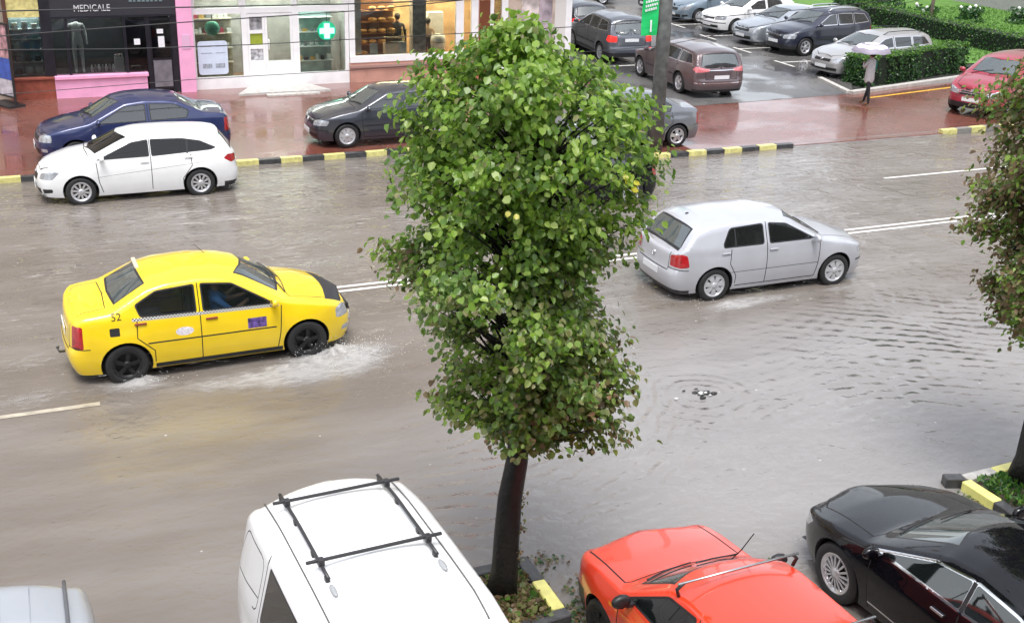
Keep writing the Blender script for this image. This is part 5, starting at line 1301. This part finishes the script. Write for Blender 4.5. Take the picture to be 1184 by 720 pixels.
wf = mat('white_blossom', (.75, .75, .72), .6)
for i, (x, y, lab) in enumerate(((38.6, 44.0, 'white flowering bush nearest the tall dark shrub'), (40.6, 43.4, 'white flowering bush, middle of the three by the pale building'), (42.8, 42.6, 'white flowering bush farthest right by the pale building'))):
    shrub('flowering_bush', lab, x, y, .7, .6, 500, hgreen, 30+i, 'bush', 'white flowering bushes', .2, wf)
ps = thing('wooden_post', 'thin dark wooden post standing on the lawn behind the silver estate car', 'post', (36.4, 41.2, ZP)); b = NB(); tube(b, [(0, 0, 0), (0, 0, 1.1), (.03, 0, 2.2)], [.08, .075, .07], 8); obj('shaft', b, mat('old_wood', (.12, .09, .07), .7, noise=.4), ps); b = NB(); tube(b, [(-.25, 0, 1.9), (.25, 0, 1.92)], .03, 6); obj('cross_arm', b, mat('old_wood'), ps)
# grass and weeds in the planters
g = np.random.default_rng(12); N = 2600; P = np.c_[g.uniform(10.7, 12.5, N), g.uniform(8.0, 10.0, N), np.full(N, .13)+g.uniform(0, .08, N)]
o = leaves_mesh('planter_grass', P, g.normal(0, 1, (N, 3)), np.c_[g.normal(0, .5, (N, 2)), np.ones(N)], g.uniform(.05, .10, N), g.integers(0, 2, N), [hlight, hgreen], None, .6); tag(o, 'green grass and weeds in the right hand planter', 'grass', kind='stuff')
N = 1100; P = np.c_[g.uniform(3.75, 4.5, N), g.uniform(9.25, 10.1, N), np.full(N, .12)+g.uniform(0, .10, N)]
o = leaves_mesh('fallen_leaves', P, g.normal(0, 1, (N, 3)), g.normal(0, 1, (N, 3)), g.uniform(.04, .09, N), g.choice([0, 1, 1, 1, 2], N), [hlight, dry, olive], None); tag(o, 'brown and green fallen leaves round the foot of the central tree', 'leaves', kind='stuff')
# debris floating near the planter and the bonnets
cl = [(5.05, 9.75, .13, 60), (4.80, 9.20, .18, 120), (4.95, 9.05, .2, 140), (5.02, 9.35, .10, 50), (4.85, 9.5, .07, 20), (4.72, 10.1, .05, 14), (4.9, 10.35, .09, 40), (5.25, 9.9, .05, 12), (7.05, 9.6, .04, 12), (6.95, 9.75, .05, 14), (6.7, 9.72, .05, 10), (7.35, 9.45, .05, 14), (6.75, 9.35, .05, 10), (10.2, 10.0, .06, 16), (9.9, 9.7, .05, 12), (10.35, 9.75, .12, 50), (10.3, 9.45, .12, 40), (9.95, 10.2, .05, 10)]
P = np.concatenate([np.c_[g.normal(x, r_, k), g.normal(y, r_, k), np.full(k, ZW+.012)+g.uniform(0, .02, k)] for x, y, r_, k in cl]); N = len(P)
o = leaves_mesh('floating_debris', P, np.c_[g.normal(0, .4, (N, 2)), np.ones(N)], g.normal(0, 1, (N, 3)), g.uniform(.03, .06, N), g.choice([0, 1, 1, 2], N), [hgreen, dry, olive], None); tag(o, 'dark leaf clumps floating on the shallow water by the parked cars', 'debris', kind='stuff')
# the bubbling drain in the carriageway
b = NB(); random.seed(2)
for i in range(26): a = random.uniform(0, 6.28); r_ = abs(random.gauss(0, .10)); blob(b, (r_*math.cos(a)*1.5, r_*math.sin(a), random.uniform(0, .02)), random.uniform(.018, .045), 1, (1.4, 1, .6), .2, random.choice([0, 0, 1]))
o = obj('drain_litter', b, [mat('litter_dark', (.02, .02, .02), .5), mat('litter_pale', (.55, .55, .55), .5)], None); o.location = (8.83, 13.55, ZW); tag(o, 'dark litter with pale froth over a drain in the flooded carriageway', 'litter')

# ------------------------------------------------------------ vehicles
random.seed(21)
steel = mat('steel_dark', (.012, .012, .013), .45, .3); alloy = mat('alloy', (.60, .60, .62), .28, .7); capm = mat('hubcap', (.52, .53, .55), .35, .4)
chrome = mat('chrome', (.75, .75, .77), .12, 1.); blackp = mat('black_plastic')
def roofz(sh, x, y):
    # height of the top shell
    q = sh.s_of_x(x); p = sh.P(q, float(sh.zr(x))); t = min(1, abs(y)/max(p[1], 1e-3)); zr_ = p[2]; zc_ = max(float(sh.zc(x)), zr_); return zr_+(zc_-zr_)*(1-t**2.3)
def badge(root, sh, e, z, r_=.055):
    X = sh.P(0 if e > 0 else sh.slen, z)[0]; b = NB(); lathe(b, [(r_*.8, 0), (r_*.8, .012), (r_, .014), (r_*1.05, 0)], 'x', 20, (0, 0, 0))
    for a, c in (((-.6, .5), (0, -.7)), ((0, -.7), (.6, .5)), ((-.3, .8), (0, .05)), ((0, .05), (.3, .8))): tube(b, [(.008, a[0]*r_, a[1]*r_), (.008, c[0]*r_, c[1]*r_)], r_*.1, 5)
    o = obj('badge', b, chrome, root); o.location = (X-(.002 if e > 0 else -.002)*0, 0, z); o.scale = (e, 1, 1); return o
# taxi
LT = scaled(LOGAN, 4.28, 1.76, 1.55); LT['r'] = .31
def xz(pts): return pts
LT['feat'] = [(f[0], f[1], f[2] if f[1] != 'taillight' else rounded(rectp(.68, .92, .62, .95), .03)) for f in LT['feat']] + [('side', 'checker_band', [(.90, .925), (.90, .972), (-1.22, 1.008), (-1.22, .961)]),
    ('side', 'door_sticker', [( -.50+.13*math.cos(a), .735+.065*math.sin(a)) for a in np.linspace(0, 6.1, 18)]),
    ('side', 'door_poster', rectp(.42, .70, .64, .80)),
    ('side', 'fuel_flap', rounded(rectp(-1.54, -1.40, .78, .90), .02)),
    ('top', 'bonnet_cover', [(2.06, 0), (2.05, .3), (1.97, .60), (1.66, .66), (1.72, .3), (1.74, 0)])]
LT['whole'] = ('body', 'windshield', 'rear_window', 'grille', 'bumper', 'rear_bumper', 'bonnet_cover')
chk = bpy.data.materials.new('checker_decal'); chk.use_nodes = True; n = chk.node_tree; bs = n.nodes['Principled BSDF']; tc = n.nodes.new('ShaderNodeTexCoord'); ck_ = n.nodes.new('ShaderNodeTexChecker'); ck_.inputs['Scale'].default_value = 1.; mp = n.nodes.new('ShaderNodeMapping')
mp.inputs['Scale'].default_value = (43, 0.001, 43); mp.inputs['Rotation'].default_value = (0, R(-.9), 0); mp.inputs['Location'].default_value = (0, .5, .2); n.links.new(tc.outputs['Object'], mp.inputs[0]); n.links.new(mp.outputs[0], ck_.inputs['Vector']); ck_.inputs['Color1'].default_value = (.02, .02, .02, 1); ck_.inputs['Color2'].default_value = (.75, .75, .72, 1); n.links.new(ck_.outputs[0], bs.inputs['Base Color']); bs.inputs['Roughness'].default_value = .3
yp = paint('taxi_yellow', (.86, .60, .005))
taxi, sh, out = car(LT, 'taxi', 'yellow saloon taxi with a checker stripe splashing through the flooded carriageway', 'taxi', 2.37, 17.52, R(1.5), yp, ('spoke', 5, .05, steel),
    extra={'checker_band': chk, 'door_sticker': mat('white_sticker', (.70, .66, .70), .4, noise=.25, nscale=30), 'door_poster': mat('violet_sticker', (.10, .06, .22), .4, noise=.9, nscale=18), 'fuel_flap': blackp, 'side_window': glass_mat('clear_side_glass', (.05, .06, .06), .22, 1.5), 'bonnet_cover': mat('bonnet_bra', (.02, .02, .023), .5), 'handle': mat('handle_red', (.25, .05, .03), .4)})
# number 52 on the rear pillar
me = text_mesh('52', .145, .0); 
for v in me.vertices:
    u, w = v.co.x, v.co.y; X = -1.43+u; Z = 1.05+w; p = sh.P(sh.s_of_x(X), Z); v.co = Vector((X, -p[1]-.004, Z))
o = link('number_52', me, taxi, mat('decal_black', (.02, .02, .02), .4)); o.name = 'fleet_number'
b = NB(); tube(b, [(-2.02, 0, .30), (-2.20, 0, .30), (-2.22, 0, .36)], .018, 8); blob(b, (-2.22, 0, .38), .026, 2); obj('tow_bar', b, mat('steel_grey', (.1, .1, .1), .4, .8), taxi)
b = NB(); bx(b, -1.02, -.96, .05, .52, roofz(sh, -.99, .3)-.02, roofz(sh, -.99, .3)+.03, bev=.012); obj('roof_lamp_strip', b, mat('cream_strip', (.60, .52, .38), .4), taxi)
b = NB(); tube(b, [(.05, .2, 1.50), (-.12, .2, 1.68)], .005, 5); obj('aerial', b, blackp, taxi)
b = NB()
for k in range(6): bx(b, 1.86, 2.10-.004*k, -.46+.0, .46, .585+.018*k, .59+.018*k)
obj('grille_bar', b, blackp, taxi)
b = NB(); blob(b, (-1.02, -.86, .66), .06, 1, (1.2, .3, 1.), .3); obj('rust_patch', b, mat('rust', (.04, .03, .03), .6, noise=.6, nscale=30), taxi)
# driver
def driver(par_loc, head, label, shirt, s=1., yoff=.36, xoff=.15, z=.0, side=1):
    J = {'pel': (-.02, 0, .60, (.15, .14)), 'sp': (-.08, 0, .80, (.13, .11)), 'ch': (-.13, 0, 1.0, (.16, .12)), 'nk': (-.12, 0, 1.12, .055), 'hd': (-.10, 0, 1.22, (.085, .095)), 'tp': (-.10, 0, 1.30, (.075, .085)),
         'knl': (.42, .12, .68, .07), 'knr': (.42, -.12, .68, .07), 'ftl': (.62, .12, .48, .05), 'ftr': (.62, -.12, .48, .05), 'hl': (.05, .10, .58, .09), 'hr': (.05, -.10, .58, .09),
         'sl': (-.12, .20, 1.03, .06), 'sr': (-.12, -.20, 1.03, .06), 'el': (.10, .27, .84, .045), 'er': (.10, -.27, .84, .045), 'wl': (.33, .14, .93, .032), 'wr': (.33, -.14, .93, .032), 'fl': (.38, .12, .96, .034), 'fr': (.38, -.12, .96, .034)}
    B = [('pel', 'sp', 0), ('sp', 'ch', 0), ('ch', 'nk', 0), ('nk', 'hd', 2), ('hd', 'tp', 2), ('pel', 'hl', 1), ('pel', 'hr', 1), ('hl', 'knl', 1), ('hr', 'knr', 1), ('knl', 'ftl', 1), ('knr', 'ftr', 1), ('ch', 'sl', 0), ('ch', 'sr', 0), ('sl', 'el', 0), ('sr', 'er', 0), ('el', 'wl', 2), ('er', 'wr', 2), ('wl', 'fl', 2), ('wr', 'fr', 2)]
    c, s_ = math.cos(head), math.sin(head); x = par_loc[0]+c*xoff-s_*yoff; y = par_loc[1]+s_*xoff+c*yoff
    p = figure('person', J, B, [shirt, mat('dark_trousers', (.03, .03, .05), .8), skin, hairm], None, 1, (x, y, par_loc[2]+z), head); tag(p, label, 'person')
    b = NB(); blob(b, (-.115, 0, 1.29), .098, 2, (1, .95, .85)); obj('hair', b, hairm, p); b = NB(); blob(b, (.0, 0, 1.235), .016, 1, (1.2, .8, 1.4)); obj('nose', b, skin, p); return p
driver(taxi.location, R(1.5), 'passenger in a bright blue shirt beside the taxi driver', mat('blue_shirt', (.10, .30, .75), .8), yoff=-.34, xoff=.16, z=.0)
driver(taxi.location, R(1.5), 'taxi driver in a dark top at the wheel', mat('grey_jacket', (.06, .07, .08), .8), yoff=.34, xoff=.16, z=.0)
# silver hatchback driving
GS = scaled(GOLF, 4.22, 1.75, 1.46); GS['feat'] = [f if not (f[1] == 'trim' and f[0] == 'side' and abs(f[2][0][1]-.55) < .06) else (f[0], 'seam', strip([(.86, .53), (-1.02, .53)], .010)) for f in GS['feat']]
silver = paint('silver_paint', (.50, .51, .55), .35, .35)
gol, sh, out = car(GS, 'hatchback', 'silver hatchback driving right through the flooded carriageway', 'car', 12.27, 17.66, R(0), silver, ('cap', 7, .07, capm), extra={'side_window': glass_mat('clear_side_glass')})
badge(gol, sh, -1, .74); b = NB(); blob(b, (-1.45, 0, 1.40), .03, 1, (1.5, .6, .8)); obj('aerial_base', b, blackp, gol)
driver(gol.location, 0., 'driver in a dark jacket inside the silver hatchback', mat('grey_jacket', (.06, .07, .08), .8), xoff=.12, yoff=.34, z=-.02)
# white estate at the far kerb
white = paint('white_paint', (.80, .80, .80), 0., .3)
ibz, sh, out = car(IBIZA, 'estate_car', 'white estate car parked on the road along the yellow and black kerb', 'car', 2.31, 26.70, R(180), white, ('spoke', 10, .036, alloy), glass=glass_mat('car_glass_dark', (.02, .02, .02), .8))
badge(ibz, sh, 1, .63, .045)
# blue saloon on the pavement
navy = paint('navy_paint', (.012, .022, .095), .3, .3)
blu, sh, out = car(scaled(LOGAN, 4.52, 1.80, 1.52), 'saloon_car', 'dark blue saloon parked on the red pavement behind the white estate car', 'car', 2.56, 29.80, R(180.5), navy, ('cap', 7, .07, capm), z=ZP)
# dark grey hatch on the pavement
gry = paint('graphite_paint', (.045, .05, .065), .4, .3)
dg, sh, out = car(GOLF, 'hatchback', 'dark grey hatchback parked on the red pavement in front of the bakery', 'car', 8.86, 29.72, R(180), gry, ('cap', 8, .07, capm), z=ZP)
badge(dg, sh, 1, .62)
# car hidden behind the crown, driving left
bkp = paint('black_paint', (.004, .004, .006), .0, .25); bkp.node_tree.nodes['Principled BSDF'].inputs['Specular IOR Level'].default_value = 0.
hid, sh, out = car(scaled(GOLF, 4.1, 1.72, 1.42), 'hatchback', 'black hatchback mostly hidden behind the crown of the central tree', 'car', 11.03, 23.28, R(180), bkp, ('cap', 7, .07, capm))
# silver hatch by the pole
slg = paint('grey_silver_paint', (.19, .20, .22), .5, .3)
sp_, sh, out = car(scaled(LOGAN, 4.2, 1.72, 1.44), 'saloon_car', 'silver grey saloon parked on the pavement behind the concrete pole', 'car', 14.52, 27.5, R(180), slg, ('spoke', 5, .08, alloy), z=ZP)
# brown estate seen from behind
brn = paint('brown_grey_paint', (.13, .095, .10), .5, .3)
EM = scaled(ESTATE, 4.80, 1.88, 1.50); EM['r'] = .335
EM['feat'] = EM['feat']+[('rs', 'taillight', rounded([(.42, .84), (.42, .94), (.95, .98), (1.06, .88), (.9, .80)], .03)), ('rs', 'chrome_strip', rectp(0, .93, .47, .50)), ('rs', 'chrome_strip', rectp(0, .45, .86, .885))]
EM['feat'] = [f for f in EM['feat'] if not (f[0] == 'rs' and f[1] == 'taillight' and max(z for _, z in f[2]) < .95)]
frd, sh, out = car(EM, 'estate_car', 'brownish grey estate car driving away into the car park beside the pole', 'car', 20.35, 34.1, R(88), brn, ('spoke', 6, .07, alloy), z=ZP, extra={'taillight': mat('tail_lamp_pink', (.60, .16, .18), .12, coat=1.)})
# grey SUV ahead of it
sv = paint('steel_grey_paint', (.10, .11, .13), .4, .3)
SG = dict(SUV); 
gsu, sh, out = car(SG, 'suv', 'dark grey SUV with its red tail lamps lit behind the tree top', 'car', 20.35, 39.7, R(86), sv, ('cap', 7, .07, capm), z=ZP, extra={'taillight': mat('tail_lamp_lit', (.6, .02, .02), .2, emit=(1, .03, .02), estr=.5)})
c3, sh, out = car(scaled(GOLF, 4.2, 1.75, 1.45), 'hatchback', 'dark hatchback beyond the grey SUV near the end of the shop building', 'car', 21.1, 44.4, R(88), gry, ('cap', 7, .07, capm), z=ZP, extra={'taillight': mat('tail_lamp_lit')})
car(scaled(LOGAN, 4.4, 1.75, 1.46), 'saloon_car', 'black saloon parked crosswise at the far top of the car park', 'car', 25.0, 53.0, R(170), bkp, ('cap', 7, .07, capm), z=ZP, seats=False)
# row facing the camera side of the car park
def rails(root, sh, x0, x1, y, m, h=.06, r_=.014, name='roof_rail'):
    for s_ in (1, -1):
        b = NB(); pts = [(x0, s_*y, roofz(sh, x0, y))]+[(x0+(x1-x0)*k/8, s_*y, roofz(sh, x0+(x1-x0)*k/8, y)+h) for k in range(1, 8)]+[(x1, s_*y, roofz(sh, x1, y))]
        tube(b, pts, r_, 6); obj(name, b, m, root)
pas, sh, out = car(ESTATE, 'estate_car', 'silver estate car parked nearest the clipped hedge', 'car', 27.98, 34.35, R(187), paint('champagne_silver', (.42, .41, .41), .5, .3), ('cap', 7, .07, capm), z=ZP, group='cars parked in the car park row')
badge(pas, sh, 1, .62); rails(pas, sh, -1.75, .1, .52, blackp)
ds, sh, out = car(SUV, 'suv', 'dark blue SUV with silver roof rails parked in the car park row', 'car', 28.75, 38.6, R(186), paint('midnight_paint', (.02, .024, .045), .3, .3), ('spoke', 6, .06, alloy), z=ZP, group='cars parked in the car park row')
rails(ds, sh, -1.5, .1, .55, chrome, .07, .025)
b = NB(); 
for k in range(3): bx(b, 2.12, 2.17, -.40+.28*k, -.18+.28*k, .72, .78)
obj('grille_chrome', b, chrome, ds)
s3, sh, out = car(scaled(LOGAN, 4.65, 1.79, 1.46), 'saloon_car', 'silver saloon parked between the dark blue SUV and the white car', 'car', 28.85, 40.75, R(185), paint('blue_silver_paint', (.36, .39, .43), .5, .3), ('spoke', 7, .06, alloy), z=ZP, group='cars parked in the car park row')
w4, sh, out = car(scaled(GOLF, 4.3, 1.76, 1.46), 'hatchback', 'white car parked between the silver saloon and the blue grey car', 'car', 28.95, 43.7, R(185), white, ('cap', 7, .07, capm), z=ZP, group='cars parked in the car park row')
b5, sh, out = car(scaled(IBIZA, 4.2, 1.76, 1.46), 'hatchback', 'pale blue grey car parked at the far end of the visible row', 'car', 28.95, 46.7, R(185), paint('ice_blue_paint', (.22, .28, .34), .5, .3), ('cap', 7, .07, capm), z=ZP, group='cars parked in the car park row')
car(scaled(GOLF, 4.2, 1.76, 1.46), 'hatchback', 'dark car at the top edge beyond the pale blue grey car', 'car', 29.2, 49.8, R(185), gry, ('cap', 7, .07, capm), z=ZP, group='cars parked in the car park row', seats=False)
# red SUV at the right
rs, sh, out = car(SUV, 'suv', 'red SUV standing on the red pavement in front of the hedge', 'car', 28.2, 28.3, R(203), paint('deep_red_paint', (.33, .018, .04), .2, .3), ('spoke', 6, .06, alloy), z=ZP)
badge(rs, sh, 1, .74, .07)
b = NB()
for z in (.70, .77): bx(b, 2.10, 2.155, -.5, .5, z, z+.02)
obj('grille_chrome', b, chrome, rs)
# near verge: van
vw = VAN
van, sh, out = car(scaled(VAN, 4.5, 1.93, 1.88), 'van', 'white van with black roof bars parked left of the central tree', 'van', 2.42, 7.95, R(-87.3), white, ('cap', 7, .07, capm))
b = []
for s_ in (1, -1):
    bb = NB(); pts = [(x, s_*.48, roofz(sh, x, .5)+.055) for x in np.linspace(-1.85, -.30, 10)]; tube(bb, pts, .017, 8)
    for x in (-1.80, -1.30, -.75, -.35): bx(bb, x-.03, x+.03, s_*.48-.02, s_*.48+.02, roofz(sh, x, .5)-.005, roofz(sh, x, .5)+.05, bev=.012)
    obj('roof_rail', bb, mat('rack_black', (.03, .03, .033), .4), van)
    bb = NB(); blob(bb, (-.17, s_*.48, roofz(sh, -.17, .48)+.02), .038, 2, (2.4, .7, .6)); obj('rail_foot', bb, mat('grey_foot', (.32, .33, .34), .35), van)
    bb = NB(); tube(bb, [(x, s_*.615, roofz(sh, x, .615)+.004) for x in np.linspace(-1.9, .5, 24)], .008, 6); obj('roof_gutter', bb, mat('gutter_grey', (.10, .10, .10), .5), van)
for x in (-1.60, -.52):
    bb = NB(); z = roofz(sh, x, .5)+.10; bx(bb, x-.016, x+.016, -.61, .61, z-.012, z+.014, bev=.008); 
    for s_ in (1, -1): bx(bb, x-.035, x+.035, s_*.48-.028, s_*.48+.028, z-.05, z+.018, bev=.01)
    obj('roof_bar', bb, mat('rack_black'), van)
# red hatch
redp = paint('orange_red_paint', (.72, .045, .015), 0., .3)
OH = dict(OLDHATCH)
rd, sh, out = car(OH, 'hatchback', 'old orange red hatchback with silver roof bars parked right of the central tree', 'car', 5.63, 7.62, R(92.5), redp, ('cap', 7, .06, steel), mirror=blackp)
for x, m in ((.12, mat('bar_silver', (.55, .55, .56), .25, .9)), (-.95, mat('bar_silver'))):
    z = roofz(sh, x, .45)+.10; bb = NB(); tube(bb, [(x, -.66, z), (x, .66, z)], .013, 8); obj('roof_bar', bb, m, rd)
    for s_ in (1, -1):
        bb = NB(); tube(bb, [(x, s_*.60, z), (x+.01, s_*.66, z-.06), (x+.02, s_*.63, z-.14)], .018, 6); obj('bar_clamp', bb, mat('rack_black'), rd)
bb = NB(); tube(bb, [(.70, -.30, 1.06), (.55, -.34, 1.30), (.42, -.36, 1.55)], .006, 5); tube(bb, [(.72, -.30, 1.02), (.70, -.30, 1.08)], .018, 8); obj('aerial', bb, blackp, rd)
# black saloon
blk, sh, out = car(COUPE, 'saloon_car', 'glossy black saloon with chrome window trim parked at the lower right', 'car', 8.51, 7.30, R(92.5), bkp, ('spoke', 16, .020, alloy), extra={'handle': chrome})
# grey estate roof at the lower left corner
gv, sh, out = car(scaled(VAN, 4.4, 1.80, 1.62), 'estate_car', 'silver grey people carrier at the lower left corner of the picture', 'car', -.66, 7.60, R(-90), paint('light_silver_paint', (.40, .43, .47), .3, .3), ('cap', 7, .07, capm))
for s_ in (1, -1):
    bb = NB(); pts = [(x, s_*.56, roofz(sh, x, .56)+.018) for x in np.linspace(-1.95, .2, 10)]; tube(bb, pts, .016, 8); obj('roof_rail', bb, mat('rail_grey', (.10, .105, .115), .4), gv)
bb = NB()
for y in (-.18, .05, .28): tube(bb, [(x, y, roofz(sh, x, y)+.001) for x in np.linspace(-1.8, .2, 12)], .005, 5)
obj('roof_rib', bb, mat('rib_shade', (.30, .32, .36), .4), gv)

# ------------------------------------------------------------ pedestrian with umbrella
PX, PY = 24.28, 29.75
J, B = stand_joints(1.66, lf=.14, rf=-.16, arml=[(.20, -.12, 1.18), (.08, -.22, 1.30), (.05, -.22, 1.36)])
pe = figure('person', J, B, [mat('pale_grey_jacket', (.50, .50, .50), .8, noise=.1), mat('dark_leggings', (.012, .012, .016), .8), skin, mat('tan_shoe', (.20, .09, .04), .6)], None, 1, (PX, PY, ZP), R(200)); tag(pe, 'pedestrian in a pale jacket and dark trousers walking under a striped umbrella', 'person')
b = NB(); lathe(b, [(.15, .70), (.185, .80), (.165, 1.05), (.17, 1.30), (.12, 1.42)], 'z', 16); 
for v in b.verts: v.co.y *= .75
obj('jacket', b, mat('pale_grey_jacket'), pe, True)
b = NB(); blob(b, (-.20, .02, 1.20), .09, 2, (.55, .8, 2.1)); obj('green_sleeve', b, mat('teal_sleeve', (.02, .20, .15), .8), pe)
b = NB(); blob(b, (0, .02, 1.565), .10, 2, (.95, 1.05, 1.05)); obj('hair', b, hairm, pe)
um = thing('umbrella', 'white umbrella with grey stripes held by the pedestrian', 'umbrella', (PX-.03, PY+.05, ZP+.95))
b = NB(); prof = [(.60*math.sin(a), .66+.28*math.cos(a)) for a in np.linspace(.02, 1.45, 9)]; lathe(b, prof, 'z', 16)
for v in b.verts:
    a = math.atan2(v.co.y, v.co.x); rr = math.hypot(v.co.x, v.co.y)
    if rr > .4: v.co.z -= .03*abs(math.cos(4*a))
for f in b.faces:
    c = f.calc_center_median(); rr = math.hypot(c.x, c.y); f.material_index = 1 if (.24 < rr < .33 or rr > .49) else 0
obj('canopy', b, [mat('umbrella_white', (.70, .66, .70), .5), mat('umbrella_grey', (.25, .22, .28), .5)], um, True)
b = NB(); tube(b, [(0, 0, -.05), (0, 0, .93)], .012, 6); obj('shaft', b, blackp, um)

# ------------------------------------------------------------ splashes
def foam_mat():
    m = bpy.data.materials.new('foam_spray'); m.use_nodes = True; n = m.node_tree; n.nodes.clear(); L = n.links
    out = n.nodes.new('ShaderNodeOutputMaterial'); p = n.nodes.new('ShaderNodeBsdfPrincipled'); p.inputs['Base Color'].default_value = (.50, .49, .48, 1); p.inputs['Roughness'].default_value = .3
    tr = n.nodes.new('ShaderNodeBsdfTransparent'); mx = n.nodes.new('ShaderNodeMixShader')
    at_ = n.nodes.new('ShaderNodeAttribute'); at_.attribute_name = 'dens'
    a = noise_node(n, 7, 9, sc3=(.5, 1.3, 1, R(8)), rough=.75, dist=.8)
    v = mth(n, 'ADD', a, mth(n, 'MULTIPLY', mth(n, 'SUBTRACT', at_.outputs['Fac'], .5), .55))
    L.new(maprange(n, v, .43, .80, 0., .60), mx.inputs[0]); L.new(tr.outputs[0], mx.inputs[1]); L.new(p.outputs[0], mx.inputs[2]); L.new(mx.outputs[0], out.inputs[0])
    return m
FM = foam_mat()
from mathutils import noise as mnoise
def splash(label, x0, x1, y0, y1, fn, hfn, seed, drops=0, ds=(0, 0, 0, 0, 0)):
    nx = int((x1-x0)/.025); ny = int((y1-y0)/.025); V = []; dn = []
    for j in range(ny+1):
        for i in range(nx+1):
            x = x0+(x1-x0)*i/nx; y = y0+(y1-y0)*j/ny; d = fn(x, y); q = mnoise.fractal(Vector((x*5, y*5, seed)), 1., 2., 4)
            V.append((x, y, ZW+.008+max(0, hfn(x, y)*(.7+.8*q)))); dn.append(max(0, min(1, d)))
    F = [(j*(nx+1)+i, j*(nx+1)+i+1, (j+1)*(nx+1)+i+1, (j+1)*(nx+1)+i) for j in range(ny) for i in range(nx) if max(dn[j*(nx+1)+i], dn[(j+1)*(nx+1)+i+1]) > .05]
    me = bpy.data.meshes.new('splash'); me.from_pydata(V, [], F); a = me.attributes.new('dens', 'FLOAT', 'POINT'); a.data.foreach_set('value', dn)
    for p in me.polygons: p.use_smooth = True
    o = link('splash', me, None, FM); tag(o, label, 'splash', kind='stuff')
    if drops:
        rg = random.Random(seed); bb = NB()
        for i in range(drops):
            x = rg.gauss(ds[0], ds[1]); y = rg.gauss(ds[2], ds[3]); z = ZW+abs(rg.gauss(0, ds[4])); blob(bb, (x, y, z), rg.uniform(.003, .008), 1)
        o2 = obj('spray_drops', bb, mat('water_drop', (.65, .64, .62), .15), o)
    return o
def gs(x, y, cx, cy, sx, sy, rot=0.):
    dx, dy = x-cx, y-cy; c, s_ = math.cos(rot), math.sin(rot); u = (dx*c+dy*s_)/sx; v = (-dx*s_+dy*c)/sy; return math.exp(-(u*u+v*v))
splash('white splash thrown up around the front wheel of the yellow taxi', -.2, 6.2, 15.0, 17.6,
    lambda x, y: 1.15*gs(x, y, 4.1, 16.45, .75, .55, .12)+.85*gs(x, y, 3.1, 16.1, 1.2, .42, .05)+.35*gs(x, y, 4.8, 16.6, .5, .3)+.4*gs(x, y, 1.9, 16.25, .9, .25), lambda x, y: .14*gs(x, y, 4.20, 16.60, .42, .24)+.05*gs(x, y, 3.4, 16.4, .6, .2), 3, 420, (4.3, .42, 16.5, .25, .14))
splash('smaller splash of foam behind the rear wheel of the yellow taxi', -1.6, 2.2, 16.0, 18.6,
    lambda x, y: .95*gs(x, y, 1.2, 16.5, .5, .25)+.6*gs(x, y, -.4, 16.5, 1.1, .35)+.5*gs(x, y, -.3, 17.8, 1.1, .5), lambda x, y: .08*gs(x, y, 1.25, 16.62, .25, .14), 5, 90, (1.3, .2, 16.6, .1, .06))
splash('low ring of foam at the rear wheel of the silver hatchback', 9.0, 14.8, 15.6, 18.9,
    lambda x, y: 1.2*gs(x, y, 11.3, 16.5, .6, .24, .2)+.5*gs(x, y, 10.3, 17.2, .7, .6)+.6*gs(x, y, 12.2, 16.55, .8, .18)+.7*gs(x, y, 13.6, 16.6, .5, .2), lambda x, y: .06*gs(x, y, 11.2, 16.6, .25, .12), 7, 60, (10.9, .25, 16.9, .25, .05))
